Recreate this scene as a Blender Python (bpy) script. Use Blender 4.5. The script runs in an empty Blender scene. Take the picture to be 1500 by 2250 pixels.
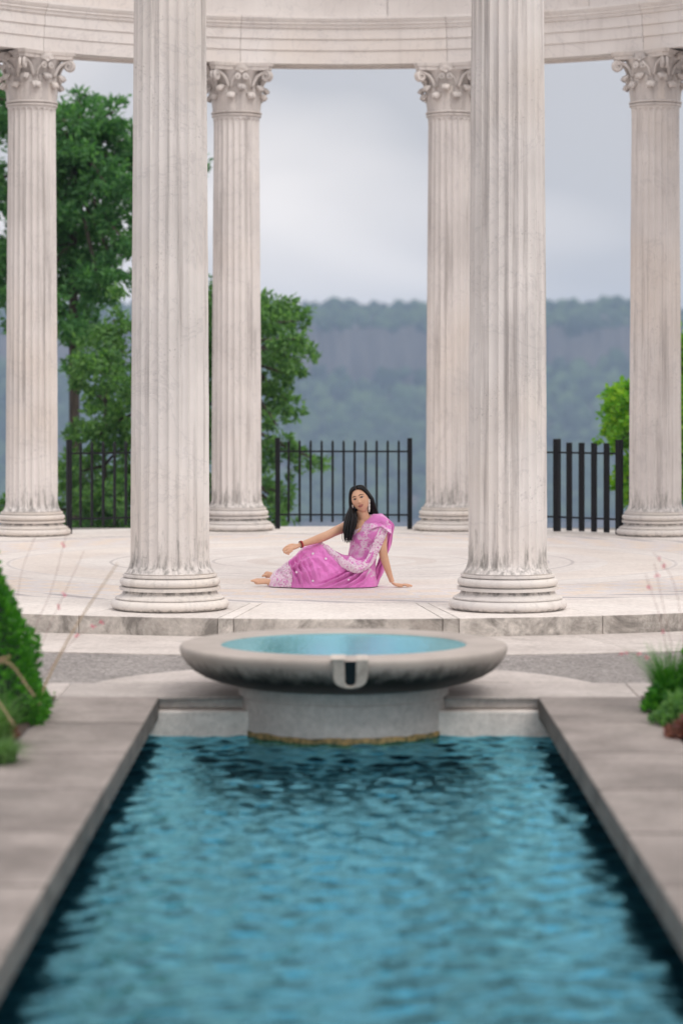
import bpy, bmesh, math, random
import numpy as np
from mathutils import Vector, Matrix, noise as mnoise
from math import sin, cos, pi, radians, sqrt, atan2, asin, exp

random.seed(7); rng = np.random.default_rng(7)
scene = bpy.context.scene
COL = scene.collection

# ------------------------------------------------------------------ camera
EYE = 1.72            # eye height over the ground, metres
FLOOR = 0.13          # temple floor over the ground
FPX = 5655.0          # focal length in photo pixels (2250 high)
cam_d = bpy.data.cameras.new("camera"); cam = bpy.data.objects.new("camera", cam_d); COL.objects.link(cam)
cam_d.sensor_fit = 'VERTICAL'; cam_d.sensor_height = 36.0; cam_d.lens = 36.0 * FPX / 2250.0
cam_d.shift_y = -(1125 - 863) / 2250.0
cam_d.clip_start = 0.1; cam_d.clip_end = 20000
cam.location = (0, 0, EYE); cam.rotation_euler = (radians(90), 0, 0)
cam_d.dof.use_dof = True; cam_d.dof.focus_distance = 21.1; cam_d.dof.aperture_fstop = 1.5
scene.camera = cam

# ------------------------------------------------------------------ sky and sun
SUN_EL, SUN_AZ = radians(52), radians(140)    # azimuth from +Y clockwise: behind the camera, to the right
world = bpy.data.worlds.new("World"); scene.world = world; world.use_nodes = True
nt = world.node_tree; nt.nodes.clear()
def wn(t, **k):
    n = nt.nodes.new(t)
    for a, b in k.items(): setattr(n, a, b)
    return n
sky = wn('ShaderNodeTexSky', sky_type='NISHITA', sun_disc=False)
sky.sun_elevation = SUN_EL; sky.sun_rotation = SUN_AZ; sky.air_density = 1.0; sky.dust_density = 2.0
tc = wn('ShaderNodeTexCoord')
sep = wn('ShaderNodeSeparateXYZ'); nt.links.new(tc.outputs['Generated'], sep.inputs[0])
mp = wn('ShaderNodeMapping'); mp.inputs['Scale'].default_value = (3.4, 3.4, 11.0); mp.inputs['Location'].default_value = (3.1, 2.0, -0.19)
nt.links.new(tc.outputs['Generated'], mp.inputs[0])
cn = wn('ShaderNodeTexNoise'); cn.inputs['Scale'].default_value = 1.25; cn.inputs['Detail'].default_value = 2.6; cn.inputs['Roughness'].default_value = 0.45; cn.inputs['Distortion'].default_value = 0.5
nt.links.new(mp.outputs[0], cn.inputs['Vector'])
cr = wn('ShaderNodeValToRGB'); e = cr.color_ramp.elements
e[0].position = 0.36; e[0].color = (0.51, 0.505, 0.525, 1); e[1].position = 0.60; e[1].color = (0.865, 0.815, 0.79, 1)
nt.links.new(cn.outputs['Fac'], cr.inputs[0])
# overcast dome: brighter towards the zenith
zr = wn('ShaderNodeMapRange'); zr.inputs['From Min'].default_value = 0.12; zr.inputs['From Max'].default_value = 0.9
zr.inputs['To Min'].default_value = 1.0; zr.inputs['To Max'].default_value = 1.75
nt.links.new(sep.outputs['Z'], zr.inputs['Value'])
ml = wn('ShaderNodeMixRGB', blend_type='MULTIPLY'); ml.inputs['Fac'].default_value = 1
nt.links.new(cr.outputs[0], ml.inputs[1]); nt.links.new(zr.outputs[0], ml.inputs[2])
up = wn('ShaderNodeMixRGB', blend_type='MULTIPLY'); up.inputs['Fac'].default_value = 1; up.inputs[2].default_value = (10.3, 10.3, 10.3, 1)
nt.links.new(ml.outputs[0], up.inputs[1])
mx = wn('ShaderNodeMixRGB'); mx.inputs['Fac'].default_value = 0.93
nt.links.new(sky.outputs[0], mx.inputs[1]); nt.links.new(up.outputs[0], mx.inputs[2])
bg = wn('ShaderNodeBackground'); bg.inputs['Strength'].default_value = 0.10
nt.links.new(mx.outputs[0], bg.inputs[0])
wo = wn('ShaderNodeOutputWorld'); nt.links.new(bg.outputs[0], wo.inputs[0])

sun_d = bpy.data.lights.new("sun", 'SUN'); sun = bpy.data.objects.new("sun", sun_d); COL.objects.link(sun)
sun_d.energy = 1.2; sun_d.angle = radians(30); sun_d.color = (1.0, 0.955, 0.90)
sdir = Vector((sin(SUN_AZ) * cos(SUN_EL), cos(SUN_AZ) * cos(SUN_EL), sin(SUN_EL)))
sun.rotation_euler = (-sdir).to_track_quat('-Z', 'Y').to_euler(); sun.location = (10, -20, 40)

vs = scene.view_settings
scene.display_settings.display_device = 'sRGB'
vs.view_transform = 'Standard'; vs.look = 'None'; vs.gamma = 1.0; vs.use_curve_mapping = False; vs.exposure = 0.22
scene.render.engine = 'CYCLES'
scene.cycles.use_denoising = True
scene.cycles.max_bounces = 8; scene.cycles.volume_bounces = 1; scene.cycles.transparent_max_bounces = 8
scene.cycles.sample_clamp_indirect = 6.0

# ------------------------------------------------------------------ helpers
def link(o, parent=None):
    COL.objects.link(o)
    if parent is not None: o.parent = parent
    return o
def tag(o, label=None, cat=None, group=None, kind=None):
    if label: o['label'] = label
    if cat: o['category'] = cat
    if group: o['group'] = group
    if kind or cat: o['kind'] = kind or 'thing'
    return o
def empty(name, loc=(0, 0, 0), rz=0.0):
    o = bpy.data.objects.new(name, None); o.empty_display_size = 0.1
    COL.objects.link(o); o.location = loc; o.rotation_euler = (0, 0, rz); return o
def mesh_obj(name, verts, faces, mat, parent=None, smooth=False, loc=None):
    me = bpy.data.meshes.new(name); me.from_pydata([tuple(v) for v in verts], [], [tuple(f) for f in faces]); me.update()
    if mat: me.materials.append(mat)
    if smooth: me.polygons.foreach_set('use_smooth', [True] * len(me.polygons))
    o = link(bpy.data.objects.new(name, me), parent)
    if loc is not None: o.location = loc
    return o
def same(name, src, parent, loc=None, rz=None):
    o = bpy.data.objects.new(name, src.data); link(o, parent)
    o.location = src.location if loc is None else loc
    o.rotation_euler = src.rotation_euler
    if rz is not None: o.rotation_euler = (0, 0, rz)
    return o
def copy_tree(o, parent=None):
    c = o.copy(); COL.objects.link(c); c.parent = parent
    for ch in list(o.children): copy_tree(ch, c)
    return c
class MB:
    def __init__(s): s.v = []; s.f = []
    def add(s, v, f):
        n = len(s.v); s.v += [tuple(p) for p in v]; s.f += [tuple(i + n for i in q) for q in f]; return s
    def box(s, x0, x1, y0, y1, z0, z1):
        return s.add([(x0,y0,z0),(x1,y0,z0),(x1,y1,z0),(x0,y1,z0),(x0,y0,z1),(x1,y0,z1),(x1,y1,z1),(x0,y1,z1)],
                     [(0,3,2,1),(4,5,6,7),(0,1,5,4),(1,2,6,5),(2,3,7,6),(3,0,4,7)])
    def lathe(s, prof, n=48, cap=True, cx=0, cy=0):
        v = []; f = []
        for r, z in prof:
            for i in range(n): a = 2*pi*i/n; v.append((cx + r*cos(a), cy + r*sin(a), z))
        for j in range(len(prof)-1):
            for i in range(n):
                k = (i+1) % n; f.append((j*n+i, j*n+k, (j+1)*n+k, (j+1)*n+i))
        if cap:
            f.append(tuple(range(n-1, -1, -1))); m = (len(prof)-1)*n; f.append(tuple(range(m, m+n)))
        return s.add(v, f)
    def tube(s, pts, rad, n=8, flat=None, up=None):
        pts = [Vector(p) for p in pts]
        if not hasattr(rad, '__len__'): rad = [rad]*len(pts)
        v = []; f = []; ref = None
        for i, p in enumerate(pts):
            t = (pts[min(i+1, len(pts)-1)] - pts[max(i-1, 0)]).normalized()
            if ref is None:
                ref = Vector(up) if up else (Vector((0,0,1)) if abs(t.z) < 0.9 else Vector((0,1,0)))
            b = t.cross(ref)
            if b.length < 1e-5: b = t.orthogonal()
            b.normalize(); c = b.cross(t).normalized(); ref = c
            r = rad[i]; fl = flat if flat else 1.0
            for k in range(n):
                a = 2*pi*k/n; q = p + b*(r*cos(a)) + c*(r*fl*sin(a)); v.append(tuple(q))
        for j in range(len(pts)-1):
            for i in range(n):
                k = (i+1) % n; f.append((j*n+i, (j+1)*n+i, (j+1)*n+k, j*n+k))
        f.append(tuple(range(n))); m = (len(pts)-1)*n; f.append(tuple(range(m+n-1, m-1, -1)))
        return s.add(v, f)
    def sphere(s, c, r, nu=12, nv=8, M=None):
        rx, ry, rz = r if hasattr(r, '__len__') else (r, r, r)
        v = [(0,0,-rz)]; f = []
        for j in range(1, nv):
            p = -pi/2 + pi*j/nv
            for i in range(nu): a = 2*pi*i/nu; v.append((rx*cos(p)*cos(a), ry*cos(p)*sin(a), rz*sin(p)))
        v.append((0,0,rz)); t = len(v)-1
        for i in range(nu):
            k = (i+1) % nu; f.append((0, 1+k, 1+i)); f.append((t, t-nu+i, t-nu+k))
            for j in range(nv-2): a = 1+j*nu; f.append((a+i, a+k, a+nu+k, a+nu+i))
        v = [Vector(p) for p in v]
        if M is not None: v = [M @ p for p in v]
        return s.add([p + Vector(c) for p in v], f)
    def build(s, name, mat, parent=None, smooth=False, loc=None):
        return mesh_obj(name, s.v, s.f, mat, parent, smooth, loc)
def bezier_smooth(pts, n):
    """Catmull-Rom through pts (Vectors or tuples)"""
    P = [Vector(p) for p in pts]; P = [P[0]*2-P[1]] + P + [P[-1]*2-P[-2]]; out = []
    m = len(P)-3
    for k in range(n):
        u = k/(n-1)*m; i = min(int(u), m-1); t = u-i
        a, b, c, d = P[i], P[i+1], P[i+2], P[i+3]
        out.append(0.5*((2*b) + (c-a)*t + (2*a-5*b+4*c-d)*t*t + (3*b-a-3*c+d)*t**3))
    return out
def interp(x, xs, ys): return float(np.interp(x, xs, ys))
def fbm(x, y, z=0.0, o=4): return mnoise.fractal(Vector((x, y, z)), 1.0, 2.0, o)
def bevel(o, w, seg=1):
    m = o.modifiers.new('bevel', 'BEVEL'); m.width = w; m.segments = seg; m.limit_method = 'ANGLE'; m.angle_limit = radians(50); return o

# ------------------------------------------------------------------ material kit
class M:
    def __init__(s, name):
        s.m = bpy.data.materials.new(name); s.m.use_nodes = True; s.t = s.m.node_tree; s.t.nodes.clear()
        s.out = s.n('ShaderNodeOutputMaterial'); s.p = s.n('ShaderNodeBsdfPrincipled'); s.l(s.p.outputs[0], s.out.inputs[0])
        s.tc = s.n('ShaderNodeTexCoord')
    def n(s, t, **k):
        x = s.t.nodes.new(t)
        for a, b in k.items(): setattr(x, a, b)
        return x
    def l(s, a, b): s.t.links.new(a, b)
    def setin(s, node, key, val):
        if hasattr(val, 'is_linked'): s.l(val, node.inputs[key])
        else:
            if hasattr(val, '__len__') and len(val) == 3 and node.inputs[key].type == 'RGBA': val = (*val, 1)
            node.inputs[key].default_value = val
    def coords(s, scale=(1,1,1), rnd=False, which='Object'):
        v = s.tc.outputs[which]
        if rnd:
            oi = s.n('ShaderNodeObjectInfo'); k = s.n('ShaderNodeVectorMath', operation='SCALE'); k.inputs[0].default_value = (37.0, 19.0, 53.0)
            s.l(oi.outputs['Random'], k.inputs['Scale']); a = s.n('ShaderNodeVectorMath', operation='ADD'); s.l(v, a.inputs[0]); s.l(k.outputs[0], a.inputs[1]); v = a.outputs[0]
        mp = s.n('ShaderNodeMapping'); mp.inputs['Scale'].default_value = scale; s.l(v, mp.inputs[0]); return mp.outputs[0]
    def noise(s, vec, scale, detail=4, rough=0.5, dist=0.0, out='Fac'):
        x = s.n('ShaderNodeTexNoise'); s.l(vec, x.inputs['Vector']); x.inputs['Scale'].default_value = scale
        x.inputs['Detail'].default_value = detail; x.inputs['Roughness'].default_value = rough; x.inputs['Distortion'].default_value = dist; return x.outputs[out]
    def voro(s, vec, scale, feature='F1', out='Distance', rand=1.0):
        x = s.n('ShaderNodeTexVoronoi', feature=feature); s.l(vec, x.inputs['Vector']); x.inputs['Scale'].default_value = scale; x.inputs['Randomness'].default_value = rand; return x.outputs[out]
    def ramp(s, fac, *stops):
        x = s.n('ShaderNodeValToRGB'); s.l(fac, x.inputs[0]); el = x.color_ramp.elements
        for i, (p, c) in enumerate(stops):
            if not hasattr(c, '__len__'): c = (c, c, c)
            k = el[i] if i < 2 else el.new(p)
            k.position = p; k.color = (*c, 1)
        return x.outputs[0]
    def mix(s, fac, a, b, mode='MIX'):
        x = s.n('ShaderNodeMixRGB', blend_type=mode); s.setin(x, 0, fac); s.setin(x, 1, a); s.setin(x, 2, b); return x.outputs[0]
    def math(s, op, a, b=0.0, c=0.0):
        x = s.n('ShaderNodeMath', operation=op); s.setin(x, 0, a); s.setin(x, 1, b)
        if len(x.inputs) > 2: s.setin(x, 2, c)
        return x.outputs[0]
    def bump(s, h, strength=0.3, dist=0.01):
        x = s.n('ShaderNodeBump'); x.inputs['Strength'].default_value = strength; x.inputs['Distance'].default_value = dist; s.l(h, x.inputs['Height']); s.l(x.outputs[0], s.p.inputs['Normal']); return x
    def set(s, **k):
        for a, b in k.items(): s.setin(s.p, a.replace('_', ' '), b)
        return s.m
def simple(name, col, rough=0.6, **k):
    a = M(name); a.set(Base_Color=col, Roughness=rough); 
    for q, v in k.items(): a.setin(a.p, q.replace('_', ' '), v)
    return a.m

def marble(name, light=(0.745, 0.703, 0.68), dark=(0.63, 0.592, 0.573), streak=0.5, grime=0.0, grime_z=0.3, pits=0.5, gscale=(5, 5, 2.2), band=None):
    a = M(name); v = a.coords((1,1,1), rnd=True)
    c = a.ramp(a.noise(v, 1.3, 6, 0.55), (0.35, dark), (0.62, light))
    warm = a.ramp(a.noise(v, 0.8, 3), (0.5, 0.0), (0.72, 1.0))
    c = a.mix(a.math('MULTIPLY', warm, 0.35), c, (0.72, 0.62, 0.53))
    # marble veins
    vn = a.noise(v, 1.7, 7, 0.6, 1.2); vein = a.ramp(vn, (0.485, 0.0), (0.5, 1.0), (0.515, 0.0))
    c = a.mix(a.math('MULTIPLY', vein, 0.22), c, (0.33, 0.32, 0.34))
    # vertical run-off streaks
    vs_ = a.coords((11, 11, 0.40), rnd=True); st = a.ramp(a.noise(vs_, 1.0, 6, 0.65), (0.535, 0.0), (0.70, 1.0))
    c = a.mix(a.math('MULTIPLY', st, streak), c, (0.30, 0.27, 0.26))
    if pits:
        pt = a.ramp(a.noise(v, 55, 3, 0.6), (0.60, 0.0), (0.70, 1.0)); msk = a.ramp(a.noise(v, 3.0, 3), (0.5, 0.0), (0.66, 1.0))
        c = a.mix(a.math('MULTIPLY', a.math('MULTIPLY', pt, msk), pits), c, (0.16, 0.15, 0.15))
    if grime:
        sx = a.n('ShaderNodeSeparateXYZ'); a.l(a.tc.outputs['Object'], sx.inputs[0])
        h = a.n('ShaderNodeMapRange'); h.inputs['From Min'].default_value = grime_z; h.inputs['From Max'].default_value = grime_z*2.6; h.inputs['To Min'].default_value = 0.19; h.inputs['To Max'].default_value = -0.1
        a.l(sx.outputs['Z'], h.inputs['Value'])
        gv = a.coords(gscale, rnd=True); g = a.math('ADD', a.noise(gv, 1.6, 9, 0.74), h.outputs[0])
        c = a.mix(a.math('MULTIPLY', a.ramp(g, (0.62, 0.0), (0.82, 1.0)), grime), c, (0.13, 0.125, 0.115))
    if band:      # ragged near-black band, heaviest just below the overhanging fillet
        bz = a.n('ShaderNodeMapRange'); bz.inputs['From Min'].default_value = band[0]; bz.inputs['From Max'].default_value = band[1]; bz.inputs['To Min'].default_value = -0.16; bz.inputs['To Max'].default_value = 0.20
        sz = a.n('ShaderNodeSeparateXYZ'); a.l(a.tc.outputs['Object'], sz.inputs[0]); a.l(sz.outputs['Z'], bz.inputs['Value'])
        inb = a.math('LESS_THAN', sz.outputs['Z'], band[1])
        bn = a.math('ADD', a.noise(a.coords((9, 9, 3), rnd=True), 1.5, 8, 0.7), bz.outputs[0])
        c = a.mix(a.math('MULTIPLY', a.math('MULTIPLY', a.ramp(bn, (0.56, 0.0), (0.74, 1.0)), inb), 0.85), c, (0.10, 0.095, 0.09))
    a.set(Base_Color=c, Roughness=0.62); a.setin(a.p, 'Specular IOR Level', 0.3)
    hb = a.math('ADD', a.noise(v, 24, 5, 0.65), a.math('MULTIPLY', a.noise(v, 120, 2), 0.4))
    a.bump(hb, 0.35, 0.006)
    return a.m

MAT = {}
MAT['shaft'] = marble('marble_shaft', streak=0.75, grime=0.8, grime_z=0.33, gscale=(15, 15, 2.6))
MAT['base'] = marble('marble_base', light=(0.75,0.70,0.65), streak=0.35, grime=0.85, grime_z=0.016, pits=0.5, gscale=(14, 14, 9), band=(0.085, 0.1445))
MAT['capital'] = marble('marble_capital', light=(0.70,0.65,0.62), dark=(0.52,0.48,0.46), streak=0.5, pits=0.5)
MAT['entab'] = marble('marble_entablature', light=(0.775,0.735,0.71), dark=(0.70,0.655,0.63), streak=0.14, pits=0.45)
MAT['soffit'] = marble('marble_soffit', streak=0.2)
# paving of the platform edge, stained risers
def paving(name, light, dark, stain, sc=(1,1,1), stain_lo=0.55):
    a = M(name); v = a.coords(sc, rnd=True)
    c = a.ramp(a.noise(v, 2.2, 6, 0.6), (0.33, dark), (0.66, light))
    fine = a.ramp(a.noise(v, 26, 4, 0.7), (0.35, 0.82), (0.65, 1.06)); c = a.mix(1.0, c, fine, 'MULTIPLY')
    oi = a.n('ShaderNodeObjectInfo'); c = a.mix(1.0, c, a.ramp(oi.outputs['Random'], (0.0, 0.88), (1.0, 1.08)), 'MULTIPLY')
    g = a.ramp(a.noise(v, 3.1, 8, 0.72, 0.6), (stain_lo, 0.0), (stain_lo+0.17, 1.0))
    c = a.mix(a.math('MULTIPLY', g, stain), c, (0.17, 0.155, 0.14))
    a.set(Base_Color=c, Roughness=0.7); a.setin(a.p, 'Specular IOR Level', 0.25)
    a.bump(a.math('ADD', a.noise(v, 18, 6, 0.7), a.noise(v, 90, 2)), 0.35, 0.006); return a.m
MAT['platform'] = paving('platform_marble', (0.78,0.73,0.69), (0.70,0.64,0.60), 0.22)
MAT['riser'] = paving('riser_marble', (0.70,0.65,0.60), (0.40,0.36,0.325), 0.9, stain_lo=0.44)
MAT['apron'] = paving('apron_stone', (0.62,0.565,0.53), (0.50,0.45,0.42), 0.35)
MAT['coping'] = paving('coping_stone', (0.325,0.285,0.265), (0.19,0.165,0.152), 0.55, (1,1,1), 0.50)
MAT['dark_face'] = paving('dark_coping_face', (0.165,0.143,0.13), (0.065,0.058,0.052), 0.85, (0.7,1.5,3), 0.48)  # darker stone tone for all upright faces of the coping
MAT['mortar'] = simple('mortar', (0.11,0.098,0.09), 0.9)
MAT['pad'] = paving('pad_stone', (0.52,0.47,0.445), (0.40,0.36,0.335), 0.4)
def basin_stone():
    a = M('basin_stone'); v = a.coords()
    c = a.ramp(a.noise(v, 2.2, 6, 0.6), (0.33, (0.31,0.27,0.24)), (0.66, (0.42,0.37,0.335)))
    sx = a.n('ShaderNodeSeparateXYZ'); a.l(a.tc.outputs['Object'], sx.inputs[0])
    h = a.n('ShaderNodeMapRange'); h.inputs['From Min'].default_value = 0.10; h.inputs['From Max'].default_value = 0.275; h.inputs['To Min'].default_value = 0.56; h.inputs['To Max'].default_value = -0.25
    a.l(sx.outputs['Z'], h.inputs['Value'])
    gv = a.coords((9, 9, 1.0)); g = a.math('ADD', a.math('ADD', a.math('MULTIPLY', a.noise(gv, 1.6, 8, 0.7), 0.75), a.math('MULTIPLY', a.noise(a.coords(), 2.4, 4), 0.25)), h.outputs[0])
    c = a.mix(a.ramp(g, (0.50, 0.0), (0.66, 0.55), (0.84, 1.0)), c, (0.013, 0.012, 0.008))  # underside shade painted in: blackens downward, edge broken by algae drips
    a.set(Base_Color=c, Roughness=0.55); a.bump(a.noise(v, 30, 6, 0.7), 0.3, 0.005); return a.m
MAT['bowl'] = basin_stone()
MAT['pedestal'] = paving('pedestal_stone', (0.56,0.50,0.47), (0.47,0.42,0.40), 0.3)
MAT['ledge'] = paving('ledge_stone', (0.72,0.66,0.62), (0.60,0.54,0.50), 0.3)
MAT['poolwall'] = paving('pool_wall_stone', (0.10,0.10,0.10), (0.06,0.065,0.065), 0.5)
MAT['steel'] = simple('black_steel', (0.006,0.0065,0.009), 0.55, Specular_IOR_Level=0.25)

def ring_mosaic():
    a = M('mosaic'); sx = a.n('ShaderNodeSeparateXYZ'); a.l(a.tc.outputs['Object'], sx.inputs[0])
    r = a.math('SQRT', a.math('ADD', a.math('MULTIPLY', sx.outputs[0], sx.outputs[0]), a.math('MULTIPLY', sx.outputs[1], sx.outputs[1])))
    ang = a.math('ARCTAN2', sx.outputs[0], sx.outputs[1])
    v = a.coords()
    c = a.ramp(a.noise(v, 1.1, 5, 0.6), (0.35, (0.66,0.60,0.565)), (0.65, (0.76,0.715,0.68)))
    def band(r0, r1): return a.math('MULTIPLY', a.math('GREATER_THAN', r, r0), a.math('LESS_THAN', r, r1))
    # patterned warm band
    chk = a.n('ShaderNodeTexChecker'); cx = a.n('ShaderNodeCombineXYZ'); a.l(a.math('MULTIPLY', ang, 14.0), cx.inputs[0]); a.l(a.math('MULTIPLY', r, 3.6), cx.inputs[1]); a.l(cx.outputs[0], chk.inputs[0]); chk.inputs['Scale'].default_value = 1.0
    pat = a.mix(chk.outputs['Fac'], (0.70,0.57,0.46), (0.62,0.575,0.58))
    c = a.mix(a.math('MULTIPLY', band(3.55, 4.52), 0.55), c, pat)
    c = a.mix(a.math('MULTIPLY', band(2.5, 3.1), 0.25), c, (0.70,0.58,0.48))
    for (r0, r1, s, k) in ((4.86,4.90,0.45,(0.36,0.33,0.34)),(4.56,4.59,0.5,(0.38,0.35,0.37)),(3.50,3.53,0.5,(0.42,0.38,0.38)),(2.16,2.19,0.6,(0.40,0.36,0.36)),(1.93,1.96,0.6,(0.40,0.36,0.36)),(3.12,3.15,0.4,(0.42,0.38,0.38)),(1.2,1.23,0.5,(0.4,0.36,0.36)),(0.7,0.9,0.25,(0.5,0.38,0.32))):
        c = a.mix(a.math('MULTIPLY', band(r0, r1), s), c, k)
    # running chain border
    w = a.math('SINE', a.math('ADD', a.math('MULTIPLY', ang, 44.0), a.math('MULTIPLY', r, 20.0)))
    chain = a.math('MULTIPLY', a.math('GREATER_THAN', w, 0.35), band(4.60, 4.84))
    c = a.mix(a.math('MULTIPLY', chain, 0.8), c, (0.36,0.325,0.35))
    # tesserae: little differences of tone
    t = a.voro(v, 42, out='Color'); sp = a.n('ShaderNodeSeparateXYZ'); a.l(t, sp.inputs[0])
    c = a.mix(1.0, c, a.ramp(sp.outputs[0], (0.0, 0.90), (1.0, 1.07)), 'MULTIPLY')
    # weathered drifts
    wv = a.coords((0.8, 2.2, 1)); d = a.ramp(a.noise(wv, 1.6, 7, 0.65), (0.53, 0.0), (0.75, 1.0)); c = a.mix(a.math('MULTIPLY', d, 0.35), c, (0.50,0.43,0.39))
    a.set(Base_Color=c, Roughness=0.6); a.setin(a.p, 'Specular IOR Level', 0.3)
    a.bump(a.voro(v, 42, 'DISTANCE_TO_EDGE'), 0.15, 0.002); return a.m
MAT['mosaic'] = ring_mosaic()

def gravel():
    a = M('gravel'); v = a.coords()
    t = a.voro(v, 55, out='Color'); sp = a.n('ShaderNodeSeparateXYZ'); a.l(t, sp.inputs[0])
    c = a.ramp(sp.outputs[0], (0.0, (0.17,0.155,0.147)), (0.5, (0.285,0.26,0.248)), (1.0, (0.39,0.36,0.345)))
    big = a.ramp(a.noise(v, 0.9, 5, 0.6), (0.35, 0.82), (0.65, 1.08)); c = a.mix(1.0, c, big, 'MULTIPLY')
    a.set(Base_Color=c, Roughness=0.9); a.bump(a.voro(v, 55), 0.8, 0.012); return a.m
MAT['gravel'] = gravel()
def soil():
    a = M('soil'); v = a.coords()
    c = a.ramp(a.noise(v, 14, 6, 0.7), (0.3, (0.035,0.024,0.018)), (0.7, (0.13,0.09,0.07)))
    a.set(Base_Color=c, Roughness=0.95); a.bump(a.noise(v, 30, 5, 0.7), 0.9, 0.03); return a.m
MAT['soil'] = soil()

def water(name, tint, deep, scale, strength, rough=0.03, ior=1.45, gain=1.0):
    a = M(name); a.t.nodes.remove(a.p); v = a.coords((1, 1, 1))
    g = a.n('ShaderNodeBsdfGlossy'); g.inputs['Color'].default_value = (*tint, 1); g.inputs['Roughness'].default_value = rough
    d = a.n('ShaderNodeBsdfDiffuse'); d.inputs['Color'].default_value = (*deep, 1)
    f = a.n('ShaderNodeFresnel'); f.inputs['IOR'].default_value = ior
    m = a.n('ShaderNodeMixShader'); a.l(a.math('MINIMUM', a.math('MULTIPLY', f.outputs[0], gain), 0.96), m.inputs[0]); a.l(d.outputs[0], m.inputs[1]); a.l(g.outputs[0], m.inputs[2]); a.l(m.outputs[0], a.out.inputs[0])
    b = a.n('ShaderNodeBump'); b.inputs['Strength'].default_value = strength; b.inputs['Distance'].default_value = 0.02
    a.l(a.noise(v, scale, 3, 0.5, 0.4), b.inputs['Height'])
    for n in (g, f): a.l(b.outputs[0], n.inputs['Normal'])
    return a.m
MAT['water'] = water('pool_water', (0.29, 0.81, 1.0), (0.0, 0.004, 0.008), 24.0, 0.16, ior=1.42, gain=2.1)
MAT['bowlwater'] = water('basin_water', (0.44, 0.85, 0.98), (0.03, 0.24, 0.27), 34.0, 0.16, 0.08)
MAT['river'] = water('river_water', (0.7, 0.78, 0.85), (0.05, 0.07, 0.08), 0.05, 0.2, 0.15)

def leafmat(name, cols, trans=0.48, rough=0.5):
    a = M(name); a.t.nodes.remove(a.p); g = a.n('ShaderNodeNewGeometry')
    c = a.ramp(g.outputs['Random Per Island'], *[(i/(len(cols)-1), k) for i, k in enumerate(cols)])
    p = a.n('ShaderNodeBsdfPrincipled'); a.l(c, p.inputs['Base Color']); p.inputs['Roughness'].default_value = rough; p.inputs['Specular IOR Level'].default_value = 0.3
    t = a.n('ShaderNodeBsdfTranslucent'); a.l(a.mix(1.0, c, (1.3, 1.5, 0.6), 'MULTIPLY'), t.inputs['Color'])
    m = a.n('ShaderNodeMixShader'); m.inputs[0].default_value = trans; a.l(p.outputs[0], m.inputs[1]); a.l(t.outputs[0], m.inputs[2]); a.l(m.outputs[0], a.out.inputs[0]); return a.m
MAT['leaf_dark'] = leafmat('leaf_dark', [(0.03,0.105,0.042),(0.08,0.215,0.082),(0.15,0.33,0.125)])
MAT['leaf_mid'] = leafmat('leaf_mid', [(0.045,0.12,0.045),(0.11,0.24,0.085),(0.19,0.35,0.12)])
MAT['leaf_bright'] = leafmat('leaf_bright', [(0.08,0.24,0.02),(0.17,0.40,0.03),(0.30,0.50,0.04)], 0.4)
MAT['leaf_cone'] = leafmat('leaf_cone', [(0.022,0.12,0.012),(0.05,0.22,0.015),(0.10,0.32,0.025)], 0.3)
MAT['grass'] = leafmat('grass_blade', [(0.05,0.13,0.03),(0.10,0.22,0.06),(0.16,0.28,0.09)], 0.35)
MAT['plume'] = leafmat('plume', [(0.34,0.24,0.18),(0.46,0.33,0.25),(0.40,0.26,0.21)], 0.3, 0.8)
MAT['pink'] = leafmat('pink_petal', [(0.62,0.10,0.22),(0.72,0.2,0.34)], 0.4)
MAT['white_petal'] = leafmat('white_petal', [(0.75,0.74,0.70),(0.8,0.8,0.78)], 0.4)
MAT['red_leaf'] = leafmat('red_leaf', [(0.15,0.05,0.05),(0.24,0.10,0.09),(0.10,0.05,0.04)], 0.3)
MAT['stalk'] = simple('dry_stalk', (0.50,0.36,0.24), 0.7)
MAT['thinstalk'] = simple('thin_stalk', (0.33,0.20,0.19), 0.7)
def bark():
    a = M('bark'); v = a.coords((6,6,1.2)); a.set(Base_Color=a.ramp(a.noise(v, 3, 5), (0.3,(0.03,0.025,0.02)), (0.7,(0.10,0.08,0.065))), Roughness=0.9); a.bump(a.noise(v, 4, 5), 0.7, 0.03); return a.m
MAT['bark'] = bark()
def farwood():
    a = M('far_wood'); v = a.coords()
    g = a.n('ShaderNodeNewGeometry')
    c = a.ramp(g.outputs['Random Per Island'], (0, (0.010,0.030,0.010)), (0.5, (0.032,0.075,0.024)), (1, (0.075,0.13,0.04)))
    a.set(Base_Color=c, Roughness=0.95); a.bump(a.noise(v, 0.35, 5, 0.7), 1.0, 3.0); return a.m
MAT['farwood'] = farwood()
def rock():
    a = M('cliff_rock'); v = a.coords((0.10, 0.10, 0.012)); c = a.ramp(a.noise(v, 1.0, 6, 0.65), (0.35, (0.06,0.05,0.045)), (0.65, (0.135,0.115,0.105)))
    a.set(Base_Color=c, Roughness=0.95); a.bump(a.noise(v, 1.2, 6), 1.0, 4.0); return a.m
MAT['rock'] = rock()

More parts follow.
